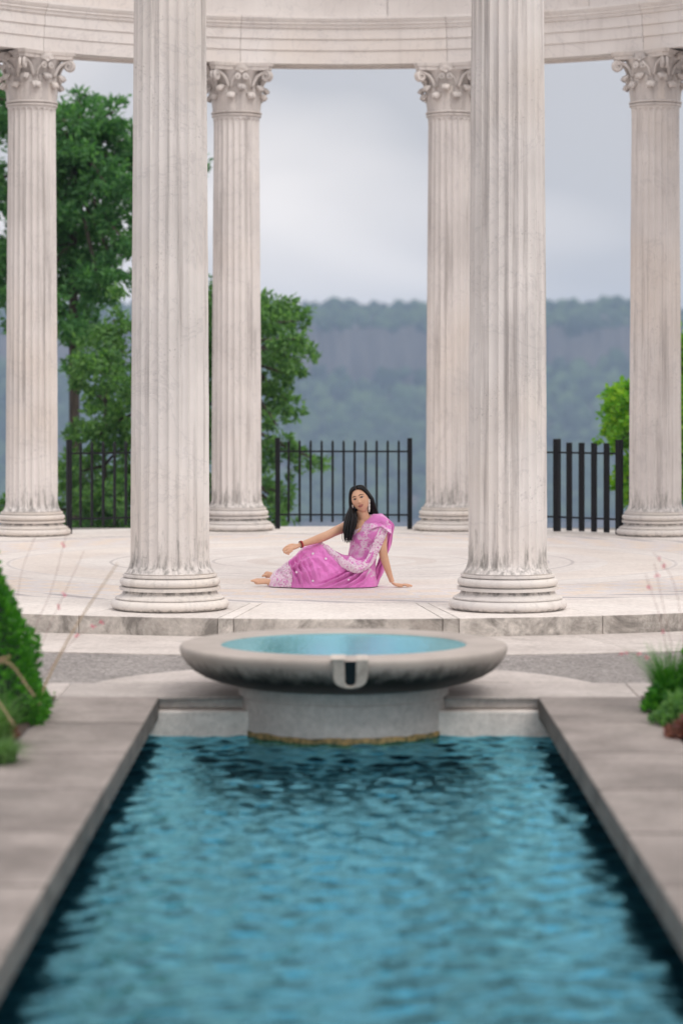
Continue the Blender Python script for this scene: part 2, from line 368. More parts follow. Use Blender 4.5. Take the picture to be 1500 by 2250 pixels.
# ------------------------------------------------------------------ ground, river, far shore
CX, CY = 0.003, 24.38          # centre of the round temple
PX0, PX1, PY0, PY1 = -1.027, 1.107, 4.2, 14.58     # pool opening
def build_ground():
    xs = [-1100, -200, -40, -12, -4, PX0-0.20, PX1+0.20, 4, 12, 40, 200, 1100]
    ys = [-60, -12, 0, PY0-0.08, PY1-0.02, 20, 33, 36, 42, 60, 100, 220, 420, 700]
    zs = [-0.012]*6 + [-0.012, -0.8, -4, -10, -22, -60, -88, -90]
    V = []; F = []
    for j, y in enumerate(ys):
        for x in xs: V.append((x, y, zs[j]))
    n = len(xs)
    for j in range(len(ys)-1):
        for i in range(n-1):
            if xs[i] == PX0-0.20 and ys[j] == PY0-0.08: continue
            F.append((j*n+i, j*n+i+1, (j+1)*n+i+1, (j+1)*n+i))
    tag(mesh_obj('ground', V, F, MAT['gravel']), kind='structure')
build_ground()
tag(mesh_obj('river', [(-1100,350,-85),(1100,350,-85),(1100,1720,-85),(-1100,1720,-85)], [(0,1,2,3)], MAT['river']), kind='structure')

def far_profile(x):      # far bank: distance of the cliff foot and height of the rim vary along it
    foot = 1880 + 26*fbm(x*0.004, 1.3); rim = 48 + 5*fbm(x*0.006, 7.7) + 3*fbm(x*0.02, 2.1)
    tal = 12 + 12*fbm(x*0.005, 4.2); return foot, rim, tal
def build_far():
    xs = np.linspace(-900, 900, 301); V = []; F = []
    prof = lambda x: (lambda ft, rm, tl: [(1660, -90), (1680, -83), (1740, -60), (1810, -25), (ft-25, tl-8), (ft, tl), (ft+3, tl+(rm-tl)*0.5), (ft+7, rm), (ft+40, rm+6), (ft+130, rm+19), (2600, rm+20), (2600, -90)])(*far_profile(x))
    m = 12
    for x in xs:
        for k, (y, z) in enumerate(prof(x)):
            jy = 5*fbm(x*0.05, k*0.1) if 4 <= k <= 7 else 0
            V.append((x, y+jy, z))
    for i in range(len(xs)-1):
        for k in range(m-1): F.append((i*m+k, i*m+m+k, i*m+m+k+1, i*m+k+1))
    tag(mesh_obj('cliff', V, F, MAT['rock']), kind='structure')
    # tree crowns of the far wood: talus slope and plateau
    bm = bmesh.new(); bmesh.ops.create_icosphere(bm, subdivisions=2, radius=1.0)
    iv = np.array([v.co[:] for v in bm.verts]); ifc = np.array([[v.index for v in f.verts] for f in bm.faces]); bm.free()
    VV = []; FF = []; cnt = 0
    def blob(x, y, z, r):
        nonlocal cnt
        d = 1 + 0.28*rng.normal(size=(len(iv), 1)).clip(-1.6, 1.6)
        VV.append(iv*d*np.array([r, r, r*rng.uniform(0.8, 1.25)]) + np.array([x, y, z])); FF.append(ifc + cnt); cnt += len(iv)
    N = 5200
    for k in range(N):
        x = rng.uniform(-480, 480); ft, rm, tl = far_profile(x); pf = prof(x)
        if k % 3 == 0: q_ = rng.random()**1.3; y = ft + 6 + q_*130; z = rm + q_*19 + rng.uniform(-2, 1.5); r = rng.uniform(3.0, 6.0)
        else:
            y = rng.uniform(1683, ft-2); z = np.interp(y, [p[0] for p in pf[:6]], [p[1] for p in pf[:6]]); r = rng.uniform(4, 8.5)
            if y > ft-20 and rng.random() < 0.3: z += rng.uniform(0, 10)
        blob(x, y, z + r*0.4, r)
    VV = np.concatenate(VV); FF = np.concatenate(FF)
    me = bpy.data.meshes.new('forest'); me.from_pydata(VV.tolist(), [], FF.tolist()); me.materials.append(MAT['farwood'])
    me.polygons.foreach_set('use_smooth', [True]*len(me.polygons))
    o = link(bpy.data.objects.new('forest', me)); tag(o, 'hazy blue green wood covering the far cliff and its slope', 'forest', kind='stuff')
build_far()

# ------------------------------------------------------------------ temple platform
def ring_slab(name, r0, r1, a0, a1, z0, z1, mat, parent, n=8, gap=0.002, cx=CX, cy=CY, side=None, rag=0.0):
    """block of a ring; angles measured from the direction towards the camera"""
    V = []; F = []
    for i in range(n+1):
        a = a0 + (a1-a0)*i/n
        for r, z in ((r0,z0),(r1,z0),(r1,z1),(r0,z1)):
            g = gap/r; aa = min(max(a, a0+g), a1-g)
            rr = r + (rag*fbm(a*r*9, z*9, r1) if r == r1 else 0)
            V.append((cx + rr*sin(aa), cy - rr*cos(aa), z))
    for i in range(n):
        b = i*4
        for k in range(4): F.append((b+k, b+4+k, b+4+(k+1)%4, b+(k+1)%4))
    F.append((0,1,2,3)); F.append((n*4+3, n*4+2, n*4+1, n*4))
    o = mesh_obj(name, V, F, mat, parent)
    if side:
        o.data.materials.append(side)
        for p in o.data.polygons:
            if abs(p.normal.z) < 0.5: p.material_index = 1
    return bevel(o, 0.006, 2)
plat = tag(mesh_obj('temple_platform', *(lambda b: (b.v, b.f))(MB().lathe([(6.1,-0.10),(6.1,0.115)], 64, cx=CX, cy=CY)), MAT['platform']), kind='structure')
RP = 6.28
jx = [-3.1, -1.878, -0.876, -0.764, 0.709, 0.825, 1.86, 3.05]
ja = [asin(x/RP) for x in jx]
rest = np.linspace(ja[-1], 2*pi + ja[0], 31)
angs = ja + list(rest[1:])
for a0, a1 in zip(angs[:-1], angs[1:]):
    ring_slab('slab', 4.93, RP, a0, a1, -0.06, FLOOR, MAT['platform'], plat, n=max(2, int((a1-a0)*28)), side=MAT['riser'], rag=0.006)
mos = mesh_obj('mosaic_floor', *(lambda b: (b.v, b.f))(MB().lathe([(4.93,0.0),(4.93,FLOOR-0.003)], 96)), MAT['mosaic'], plat, loc=(CX, CY, 0))
apron = tag(mesh_obj('stone_apron', *(lambda b: (b.v, b.f))(MB().lathe([(7.45,-0.1),(7.45,-0.022)], 64, cx=CX, cy=CY)), MAT['apron']), kind='structure')
aa = np.linspace(-pi+0.07, pi+0.07, 33)
for a0, a1 in zip(aa[:-1], aa[1:]):
    ring_slab('slab', RP-0.05, 7.5, a0, a1, -0.08, 0.0 - random.random()*0.003, MAT['apron'], apron, n=6, rag=0.02)

# ------------------------------------------------------------------ columns
HC = 5.38 - 0.0      # column height
ZC = 4.80            # capital bottom
NF = 24
def shaft_mesh():
    rings = [0.285]; z = 0.285
    zs = [0.268, 0.276, 0.285, 0.292, 0.298, 0.305, 0.312, 0.32, 0.33, 0.345, 0.365, 0.39, 0.43, 0.5]
    zs += list(np.linspace(0.7, 4.6, 22)) + [4.66, 4.69, 4.705, 4.715, 4.722, 4.728, 4.734, 4.74, 4.746, 4.752, 4.775]
    per = 10; n = NF*per; V = []; F = []
    for z in zs:
        t = (z-0.39)/(4.75-0.39); R = 0.289 - 0.026*max(0, t)**1.35
        if z < 0.39: R += 0.038*((0.39-z)/0.122)**2.4
        if z > 4.62: R += 0.006*((z-4.62)/0.15)**2
        w = pi*0.275/NF*0.86           # flute half width (metres)
        for i in range(n):
            k = i // per; s = ((i % per)/(per-1)*2-1)       # -1..1 inside the cell
            fl = 1/0.86; u = s*fl
            d = 0.0
            if abs(u) < 1:
                zb = 0.293 + w*(1-sqrt(max(0, 1-u*u))); zt = 4.752 - w*(1-sqrt(max(0, 1-u*u)))
                if zb < z < zt:
                    e = min(1, (z-zb)/0.022, (zt-z)/0.022); d = 0.0215*sqrt(1-u*u)*sqrt(max(0, 1-(1-e)**2))
            wear = 0.0022*mnoise.noise(Vector((cos(2*pi*i/n)*7, sin(2*pi*i/n)*7, z*5)))
            a = 2*pi*(k + (s*0.5+0.5)*0.999)/NF; r = R - d + wear
            V.append((r*cos(a), r*sin(a), z))
    for j in range(len(zs)-1):
        for i in range(n):
            k = (i+1) % n; F.append((j*n+i, j*n+k, (j+1)*n+k, (j+1)*n+i))
    F.append(tuple(range(n-1, -1, -1))); m = (len(zs)-1)*n; F.append(tuple(range(m, m+n)))
    return V, F
def base_profile():
    P = [(0.375, 0.0), (0.392, 0.003)]
    for k in range(13): a = -pi/2*0.86 + pi*0.93*k/12; P.append((0.392 + 0.043*cos(a), 0.040 + 0.037*sin(a)))
    P += [(0.386, 0.0785), (0.386, 0.0805), (0.402, 0.0815), (0.402, 0.091)]
    for k in range(11): a = k/10; P.append((0.343 + 0.052*(1-a)**2.3, 0.093 + 0.048*a))
    P += [(0.342, 0.1435), (0.371, 0.1445), (0.373, 0.1675), (0.330, 0.1685), (0.330, 0.1735)]
    for k in range(11): a = -pi/2*0.92 + pi*0.92*k/10; P.append((0.339 + 0.031*cos(a), 0.204 + 0.030*sin(a)))
    P += [(0.322, 0.2355), (0.322, 0.2405), (0.345, 0.2415), (0.347, 0.251), (0.345, 0.2610), (0.324, 0.2625), (0.324, 0.2665), (0.331, 0.270)]
    return P
def leaf_strip(h, w, ang, tip_out, bell, curl=0.07, droop=0.045):
    """acanthus leaf hugging the bell, its tip curling out and over"""
    V = []; F = []; nu, nvv = 9, 13
    for j in range(nvv):
        t = j/(nvv-1)
        if t < 0.74: zz = h*(t/0.74); rr = bell(zz) + 0.006 + 0.014*(t/0.74)**2; 
        else:
            q = (t-0.74)/0.26*pi*0.95; zz = h + curl*0.5*sin(q) - droop*(1-cos(q))*0.5; rr = bell(h) + 0.020 + tip_out*(1-cos(q))*0.5
        ww = w*(0.78 + 0.35*sin(pi*min(1, t*0.9)))*(1 if t < 0.74 else max(0.55, 1-0.45*((t-0.74)/0.26)))
        ww *= 1 + 0.13*sin(t*pi*9)
        for i in range(nu):
            s = i/(nu-1)*2-1; rel = 0.013*(1-abs(s)) + 0.006*cos(s*pi*3) - 0.010*abs(s)**3
            a = ang + s*ww/rr; r = rr + rel*(0.5+0.5*t)
            V.append((r*sin(a), -r*cos(a), zz - 0.012*s*s*(t > 0.74)))
    b = len(V)
    for j in range(nvv):      # back side gives it thickness
        for i in range(nu):
            x, y, zz = V[j*nu+i]; q = Vector((x, y, 0)); q = q*(1-0.020/q.length); V.append((q.x, q.y, zz - (0.016 if j > nvv*0.74 else 0)))
    for j in range(nvv-1):
        for i in range(nu-1):
            k = j*nu+i; F.append((k, k+1, k+nu+1, k+nu)); F.append((b+k, b+k+nu, b+k+nu+1, b+k+1))
    for j in range(nvv-1):
        k = j*nu; F.append((k, k+nu, b+k+nu, b+k)); k = j*nu+nu-1; F.append((k, b+k, b+k+nu, k+nu))
    k = (nvv-1)*nu
    for i in range(nu-1): F.append((k+i, k+i+1, b+k+i+1, b+k+i)); F.append((i, b+i, b+i+1, i+1))
    return V, F
def bell(z): return 0.262 + 0.012*(z/0.3) + 0.05*max(0, (z-0.30)/0.2)**2
def make_column():
    root = empty('column')
    b = MB().lathe(base_profile(), 96).build('base', MAT['base'], root, True); 
    b.data.set_sharp_from_angle(angle=radians(38))
    s = mesh_obj('shaft', *shaft_mesh(), MAT['shaft'], root, True); s.data.set_sharp_from_angle(angle=radians(35))
    # capital: neck ring + bell, leaves, volutes, abacus, shells
    prof = [(0.258,-0.028),(0.283,-0.024),(0.289,-0.012),(0.283,0.0),(0.270,0.002),(0.270,0.008),(0.290,0.012),(0.297,0.022),(0.290,0.032),(0.268,0.036)]
    prof += [(bell(z), z) for z in np.linspace(0.05, 0.5, 14)]
    cap = MB().lathe(prof, 64).build('capital', MAT['capital'], root, True, loc=(0,0,ZC)); cap.data.set_sharp_from_angle(angle=radians(40))
    first = {}
    for tier, (h, w, n, off, tip) in {'low': (0.225, 0.082, 8, pi/8, 0.062), 'high': (0.315, 0.075, 8, 0.0, 0.085)}.items():
        v, f = leaf_strip(h, w, 0.0, tip, bell)
        src = mesh_obj('acanthus_leaf', v, f, MAT['capital'], cap, True); src.rotation_euler = (0, 0, off)
        for k in range(1, n): same('acanthus_leaf', src, cap, rz=off + 2*pi*k/n)
    # corner volutes
    def spiral(c, R, turns, n, sgn, plane):
        return [c + plane[0]*(sgn*R*(1-0.78*t)*cos(-pi/2+0 + 2*pi*turns*t + pi/2)) + plane[1]*(R*(1-0.78*t)*sin(2*pi*turns*t + pi/2)) for t in [k/(n-1) for k in range(n)]]
    def volute(side):
        m = MB(); d = Vector((sin(pi/4), -cos(pi/4), 0)); perp = Vector((cos(pi/4), sin(pi/4), 0))
        up_ = Vector((0,0,1)); path = []
        p0 = Vector((bell(0.27)*sin(side*pi/8*0.9+pi/4*0) , -bell(0.27)*cos(side*pi/8*0.9), 0.27))
        a0 = pi/4 - side*0.30
        st = Vector((sin(a0)*0.285, -cos(a0)*0.285, 0.30)); md = Vector((sin(a0+side*0.12)*0.335, -cos(a0+side*0.12)*0.335, 0.42))
        cen = d*0.425 + up_*0.425 - perp*(side*0.022)
        sp = [cen + d*(0.058*(1-0.8*t)*sin(2*pi*1.6*t)) + up_*(0.058*(1-0.8*t)*cos(2*pi*1.6*t)) for t in [k/19 for k in range(20)]]
        path = bezier_smooth([st, md, sp[0]], 10)[:-1] + sp
        m.tube(path, [0.020]*6 + [0.019]*(len(path)-12) + [0.014]*6, 8); return m
    for side in (-1, 1):
        src = volute(side).build('volute', MAT['capital'], cap, True)
        for k in range(1, 4): same('volute', src, cap, rz=k*pi/2)
    # inner helices
    def helix():
        m = MB()
        for s in (-1, 1):
            c = Vector((s*0.048, -(bell(0.42)+0.035), 0.415))
            sp = [c + Vector((-s*0.036*(1-0.75*t)*sin(2*pi*1.4*t), 0, 0.036*(1-0.75*t)*cos(2*pi*1.4*t))) for t in [k/15 for k in range(16)]]
            m.tube(bezier_smooth([(s*0.11, -0.275, 0.30), (s*0.10, -0.31, 0.38), sp[0]], 7)[:-1] + sp, 0.012, 6)
        return m
    src = helix().build('helix_pair', MAT['capital'], cap, True)
    for k in range(1, 4): same('helix_pair', src, cap, rz=k*pi/2)
    # abacus with concave sides
    def outline(sz, c):
        P = []
        for k in range(4):
            for t in np.linspace(-1, 1, 11)[:]:
                x = t*(sz*0.86); y = -(sz - c*(1-t*t)); a = k*pi/2; P.append((x*cos(a)-y*sin(a), x*sin(a)+y*cos(a)))
        return P
    m = MB(); lv = [(0.355, 0.06, 0.493), (0.358, 0.06, 0.53), (0.372, 0.062, 0.54), (0.380, 0.064, 0.58)]
    V = []; F = []
    for sz, c, z in lv: V += [(x, y, z) for x, y in outline(sz, c)]
    n = 44
    for j in range(3):
        for i in range(n): k = (i+1) % n; F.append((j*n+i, j*n+k, (j+1)*n+k, (j+1)*n+i))
    F.append(tuple(range(n-1,-1,-1))); F.append(tuple(range(3*n, 4*n)))
    bevel(mesh_obj('abacus', V, F, MAT['capital'], cap), 0.004)
    m = MB()
    for k in range(9):
        a = -1.25 + 2.5*k/8; d = Vector((sin(a), 0, cos(a)))
        m.tube([Vector((0,-0.318,0.475)) , Vector((0,-0.330,0.475)) + d*0.05, Vector((0,-0.322,0.475)) + d*0.098], [0.007,0.014,0.006], 6)
    m.sphere((0,-0.325,0.472), (0.026,0.016,0.02))
    src = m.build('shell_ornament', MAT['capital'], cap, True)
    for k in range(1, 4): same('shell_ornament', src, cap, rz=k*pi/2)
    return root
RC = 5.575; TWIST = -0.0042; STEP = 2*pi/14
LBL = {}
names = {0: 'near fluted marble column left of the fountain basin, its top out of view',
         1: 'far fluted marble column just right of the near left column, with full carved capital',
         2: 'near fluted marble column right of the fountain basin, its top out of view',
         3: 'far fluted marble column half hidden by the near right column',
         4: 'far fluted marble column at the left edge with leafy capital',
         5: 'far fluted marble column at the right edge beside the black gate'}
idx_of = {-0.5: 0, 0.5: 2, 6.5: 3, -6.5: 1, 5.5: 5, -5.5: 4}
proto = make_column(); used = False
for k in range(14):
    h = k - 6.5
    if h < -6.5: continue
    a = h*STEP + TWIST
    o = proto if not used else copy_tree(proto); used = True
    o.location = (CX + RC*sin(a), CY - RC*cos(a), FLOOR); o.rotation_euler = (0, 0, a + pi)
    key = h
    if key in idx_of: lab = names[idx_of[key]]
    else:
        side = 'left' if h < 0 else 'right'; nth = ('first', 'second', 'third', 'fourth')[int(abs(h)-1.5)]
        lab = f'{nth} marble column past the near {side} one, beyond the {side} picture edge'
    tag(o, lab, 'column', 'columns of the round temple')

# entablature: ring of blocks
RCE = 5.62
ent = empty('entablature', (0, 0, FLOOR+HC))
tag(ent, 'curved marble entablature ring resting on the columns', 'entablature')
def sweep_block(name, prof, a0, a1, mat, parent, n=8, gap=0.0025, z0=FLOOR+HC, sub=None):
    V = []; F = []; m = len(prof)
    for i in range(n+1):
        a = a0 + (a1-a0)*i/n
        for r, z in prof:
            g = gap/r; b = min(max(a, a0+g), a1-g); V.append((CX + r*sin(b), CY - r*cos(b), z))
    for i in range(n):
        for k in range(m): F.append((i*m+k, (i+1)*m+k, (i+1)*m+(k+1) % m, i*m+(k+1) % m))
    F.append(tuple(range(m))); F.append(tuple(range(n*m+m-1, n*m-1, -1)))
    return mesh_obj(name, V, F, mat, parent)
def mirror_prof(inner):
    inner = [(r-0.045, z) for r, z in inner]; return inner + [(2*RC-r, z) for r, z in reversed(inner)]
arch = mirror_prof([(5.40,0.004),(5.37,0.004),(5.372,0.155),(5.358,0.160),(5.358,0.282),(5.343,0.288),(5.343,0.405),(5.325,0.412),(5.318,0.440),(5.300,0.455),(5.300,0.470),(5.285,0.490),(5.272,0.515),(5.272,0.538)])
arch = arch + [(5.80,0.004),(5.80,0.03),(5.44,0.03),(5.44,0.004)]
arch = mirror_prof([(5.45,0.030),(5.45,0.004),(5.37,0.004),(5.372,0.155),(5.358,0.160),(5.358,0.282),(5.343,0.288),(5.343,0.405),(5.325,0.412),(5.318,0.440),(5.300,0.455),(5.300,0.470),(5.285,0.490),(5.272,0.515),(5.272,0.538)])
friez = mirror_prof([(5.375,0.540),(5.375,1.02)])
corn = mirror_prof([(5.36,1.022),(5.32,1.07),(5.25,1.09),(5.25,1.15),(5.14,1.17),(5.14,1.26),(5.08,1.32)])
for k in range(14):
    a0 = (k+0.5)*STEP + TWIST; a1 = a0 + STEP
    sweep_block('architrave_block', arch, a0, a1, MAT['entab'], ent)
    sweep_block('frieze_block', friez, a0+0.13, a1+0.13, MAT['entab'], ent, gap=0.003)
    sweep_block('cornice_block', corn, a0-0.07, a1-0.07, MAT['entab'], ent)

# ------------------------------------------------------------------ fence panels and gate
def fence_panel(name, p0, p1, label, cat, group=None, n=11, w=0.013, pw=0.028, zb=0.08, thick=None, post=(True, True), pt=1.035):
    d = Vector((p1[0]-p0[0], p1[1]-p0[1], 0)); L = d.length; root = empty(name, (p0[0], p0[1], FLOOR), atan2(d.y, d.x))
    tag(root, label, cat, group)
    for i, xx in enumerate((0, L)):
        if post[i]:
            bevel(MB().box(-pw, pw, -pw, pw, 0, 1.062).build('post', MAT['steel'], root, loc=(xx, 0, 0)), 0.004)
    for z in (0.905, 0.165): MB().box(0, L, -0.010, 0.010, z-0.010, z+0.010).build('rail', MAT['steel'], root)
    pk = None
    for i in range(n):
        xx = L*(i+1)/(n+1)
        if pk is None:
            b = MB()
            if thick: b.box(-thick, thick, -0.014, 0.014, zb, pt)
            else:
                b.box(-w, w, -w, w, zb, pt-0.02); m = len(b.v); b.add([(-w,-w,pt-0.02),(w,-w,pt-0.02),(w,w,pt-0.02),(-w,w,pt-0.02),(0,0,pt+0.006)], [(0,1,4),(1,2,4),(2,3,4),(3,0,4)])
            pk = b.build('picket', MAT['steel'], root, loc=(xx, 0, 0))
        else: same('picket', pk, root, loc=(xx, 0, 0))
    return root
fence_panel('fence_panel', (-0.745, 30.10), (0.795, 30.02), 'black steel picket fence panel behind the seated woman', 'fence', 'steel fence panels between the columns', n=11)
fence_panel('fence_panel', (-3.07, 29.05), (-1.72, 29.72), 'black steel picket fence panel between the left far columns', 'fence', 'steel fence panels between the columns', n=10)
fence_panel('gate', (2.47, 29.55), (3.12, 28.95), 'black steel gate of broad flat bars between the right far columns', 'gate', n=4, thick=0.033, pw=0.034, zb=0.012, pt=1.02)
fence_panel('fence_panel', (1.72, 29.80), (2.44, 29.58), 'short black fence panel left of the gate, mostly behind the near right column', 'fence', 'steel fence panels between the columns', n=5, post=(True, False))

# ------------------------------------------------------------------ pool, coping, basin
pool = tag(empty('pool_surround', (0, 0, 0)), kind='structure')
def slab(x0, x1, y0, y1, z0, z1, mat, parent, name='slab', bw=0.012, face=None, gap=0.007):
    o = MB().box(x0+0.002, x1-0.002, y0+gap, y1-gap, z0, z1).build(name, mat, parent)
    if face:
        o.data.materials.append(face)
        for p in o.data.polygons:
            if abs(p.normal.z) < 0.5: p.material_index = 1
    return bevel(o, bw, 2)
ys = [14.58, 13.45, 12.33, 11.2, 10.1, 9.0, 7.9, 6.8, 5.7, 4.6, 3.6]
BXL, BXR = -1.60, 1.68
for i in range(len(ys)-1):
    dz = random.uniform(-0.003, 0.002)
    slab(BXL, PX0, ys[i+1], ys[i], -0.125, 0.0+dz, MAT['coping'], pool, face=MAT['dark_face'], gap=0.012)
    if i: MB().box(BXL+0.004, PX0-0.012, ys[i]-0.0118, ys[i]+0.0118, -0.12, -0.0045).build('mortar_joint', MAT['mortar'], pool); MB().box(PX1+0.012, BXR-0.004, ys[i]-0.0518, ys[i]-0.0282, -0.12, -0.0045).build('mortar_joint', MAT['mortar'], pool)
    slab(PX1, BXR, ys[i+1]-0.04, ys[i] - (0.04 if i else 0), -0.125, 0.0-dz, MAT['coping'], pool, face=MAT['dark_face'], gap=0.012)
for x0, x1 in ((-2.6, -1.60), (-1.60, -0.52), (-0.52, 0.58), (0.58, 1.68), (1.68, 2.8)):
    slab(x0, x1, 14.58, 15.27, -0.072, 0.0, MAT['pad'], pool)
slab(PX0, PX1, 3.6, 4.2, -0.125, 0.0, MAT['coping'], pool)
BX, BY = 0.012, 14.77
pv = []
for k in range(33):
    a = pi*(0.105 + 0.79*k/32); pv.append((BX + 1.56*cos(a), 14.77 + 1.505*sin(a)))
b = MB(); n = len(pv); b.add([(x, max(y, 15.274), -0.07) for x, y in pv] + [(x, max(y, 15.274), 0.002) for x, y in pv], [tuple(range(n-1,-1,-1)), tuple(range(n, 2*n))] + [(i, (i+1) % n, n+(i+1) % n, n+i) for i in range(n)])
bevel(b.build('slab', MAT['pad'], pool), 0.008)
# pool shell
wall = tag(empty('pool_wall', (0, 0, 0)), kind='structure')
MB().box(PX0-0.40, PX0-0.14, 3.9, 14.9, -0.9, -0.126).build('side_wall', MAT['poolwall'], wall)
MB().box(PX1+0.14, PX1+0.40, 3.9, 14.9, -0.9, -0.126).build('side_wall', MAT['poolwall'], wall)
bevel(MB().box(PX0-0.14, PX1+0.14, 14.50, 14.9, -0.9, -0.074).build('back_ledge', MAT['ledge'], wall), 0.01, 2)
MB().box(PX0-0.14, PX1+0.14, 3.9, 4.25, -0.9, -0.126).build('front_wall', MAT['poolwall'], wall)
MB().box(PX0-0.40, PX1+0.40, 3.9, 14.9, -1.0, -0.9).build('pool_floor', MAT['poolwall'], wall)
# water surface with real ripples
WZ = -0.215
def build_water():
    nx, ny = 150, 620; X = np.linspace(PX0-0.15, PX1+0.15, nx); Y = np.linspace(4.2, 14.55, ny); gx, gy = np.meshgrid(X, Y)
    z = np.zeros_like(gx); r0 = np.hypot(gx-0.06, gy-13.75)
    z += 0.0022*np.sin(2*pi*r0/0.17)*np.exp(-r0/2.2)
    for k in range(46):
        th = rng.normal(0, 0.85) + pi/2; lam = 0.055*(1+rng.random()*4.2)**1.0; amp = 0.0098*lam*rng.uniform(0.4, 1.0)
        ph = rng.uniform(0, 2*pi); kx, ky = cos(th), sin(th)
        wob = 0.35*np.sin(gx*rng.uniform(1, 5)+ph)*np.cos(gy*rng.uniform(0.8, 3)+ph*2)
        env = 0.55 + 0.45*np.sin(gx*rng.uniform(0.8, 2.5)+ph*3)*np.sin(gy*rng.uniform(0.6, 2)+ph)
        z += amp*env*np.sin(2*pi*(gx*kx + gy*ky)/lam + ph + wob*2.5)
    for (cx_, cy_, l) in ((0.3, 9.0, 0.22), (-0.4, 11.2, 0.16), (0.5, 11.6, 0.15)):
        r = np.hypot(gx-cx_, gy-cy_); z += 0.0016*np.sin(2*pi*r/l)*np.exp(-r/1.1)
    V = np.stack([gx, gy, z+WZ], -1).reshape(-1, 3).tolist(); F = []
    for j in range(ny-1):
        for i in range(nx-1): F.append((j*nx+i, j*nx+i+1, (j+1)*nx+i+1, (j+1)*nx+i))
    tag(mesh_obj('pool_water', V, F, MAT['water'], smooth=True), kind='structure')
build_water()
# basin
bas = empty('fountain_basin', (BX, BY, 0)); tag(bas, 'wide shallow stone fountain basin on a round pedestal at the pool end', 'fountain')
prof = [(0.40,0.045),(0.56,0.052),(0.66,0.066),(0.74,0.086),(0.81,0.112),(0.865,0.145),(0.905,0.185),(0.930,0.225),(0.938,0.252),(0.937,0.270),(0.930,0.280),(0.915,0.285),(0.72,0.287),(0.708,0.283),(0.700,0.270),(0.66,0.21),(0.50,0.16),(0.2,0.15)]
V = []; F = []
MBb = MB().lathe(prof, 128)
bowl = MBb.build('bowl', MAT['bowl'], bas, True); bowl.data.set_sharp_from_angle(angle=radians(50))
MB().lathe([(0.55,-0.6),(0.598,-0.6),(0.600,-0.01),(0.594,-0.008),(0.594,-0.003),(0.600,-0.001),(0.600,0.058),(0.55,0.058)], 80).build('pedestal', MAT['pedestal'], bas, True).data.set_sharp_from_angle(angle=radians(40))
a_ = M('wet_algae'); vv = a_.coords(); a_.set(Base_Color=a_.ramp(a_.noise(vv, 30, 4), (0.35,(0.07,0.06,0.012)), (0.65,(0.30,0.19,0.06))), Roughness=0.5)
mb = MB(); V = []; F = []; n = 120
for i in range(n):
    a = 2*pi*i/n; h = -0.185 + 0.010*fbm(cos(a)*6, sin(a)*6)
    for r, z in ((0.6005, -0.26), (0.6055, -0.26), (0.6055, h-0.004), (0.6005, h)): V.append((r*cos(a), r*sin(a), z))
for i in range(n):
    k = (i+1) % n
    for q in range(4): F.append((i*4+q, k*4+q, k*4+(q+1) % 4, i*4+(q+1) % 4))
mesh_obj('algae_line', V, F, a_.m, bas, True)
# spout: U channel through the rim
sm = paving('spout_stone', (0.54,0.49,0.44), (0.42,0.375,0.335), 0.45); 
def spout():
    W, wi, top = 0.092, 0.028, 0.2885
    out = [(W*1.06, top)] + [(W*(1.0-0.10*sin(pi*k/14))*cos(pi*k/14), 0.185 - 0.060*sin(pi*k/14)**0.7) for k in range(15)] + [(-W*1.06, top)]
    inn = [(wi*1.15, top)] + [(wi*cos(pi*k/14), 0.165 - 0.026*sin(pi*k/14)) for k in range(15)] + [(-wi*1.15, top)]
    n = len(out); V = []
    for y, sl in ((-0.962, 0.0), (-0.70, 0.0)):
        V += [(x, y + (0.050*(top-z)/0.16 if y < -0.9 else 0), z) for x, z in out] + [(x, y + (0.050*(top-z)/0.16 if y < -0.9 else 0), z) for x, z in inn]
    F = []
    for i in range(n-1):
        F.append((i, i+1, n+i+1, n+i)); F.append((2*n+i, 3*n+i, 3*n+i+1, 2*n+i+1))
        F.append((i, 2*n+i, 2*n+i+1, i+1)); F.append((n+i, n+i+1, 3*n+i+1, 3*n+i))
    for i in (0, n-1): F.append((i, n+i, 3*n+i, 2*n+i))
    return V, F
bevel(mesh_obj('spout', *spout(), sm, bas, loc=(0.035, 0, 0)), 0.012, 3)
wd = simple('slot_shade_black', (0.004,0.006,0.008), 0.35)  # near-black fill standing in for the shade inside the shallow slot
MB().add([(x, y + (0.050*(0.2885-z)/0.16 if y < -0.9 else 0), z) for z in (0.145, 0.276) for x, y in ((-0.031,-0.952),(0.031,-0.952),(0.031,-0.70),(-0.031,-0.70))], [(0,3,2,1),(4,5,6,7),(0,1,5,4),(1,2,6,5),(2,3,7,6),(3,0,4,7)]).build('slot_shade', wd, bas, loc=(0.035, 0, 0))
bw = MB().lathe([(0.0005,0.2735),(0.35,0.2735),(0.704,0.2735)], 96, cap=False, cx=BX, cy=BY).build('basin_water', MAT['bowlwater'])
tag(bw, kind='structure')

# ------------------------------------------------------------------ planting beds
for nm, x0, x1 in (('planting_bed', -4.2, -1.605), ('planting_bed', 1.685, 4.2)):
    nx, ny = 40, 120; V = []; F = []
    for j in range(ny):
        for i in range(nx):
            x = x0 + (x1-x0)*i/(nx-1); y = 3.6 + (14.575-3.6)*j/(ny-1)
            V.append((x, y, 0.004 + 0.022*max(0, fbm(x*5, y*5))))
    for j in range(ny-1):
        for i in range(nx-1): F.append((j*nx+i, j*nx+i+1, (j+1)*nx+i+1, (j+1)*nx+i))
    tag(mesh_obj(nm, V, F, MAT['soil'], smooth=True), kind='structure')

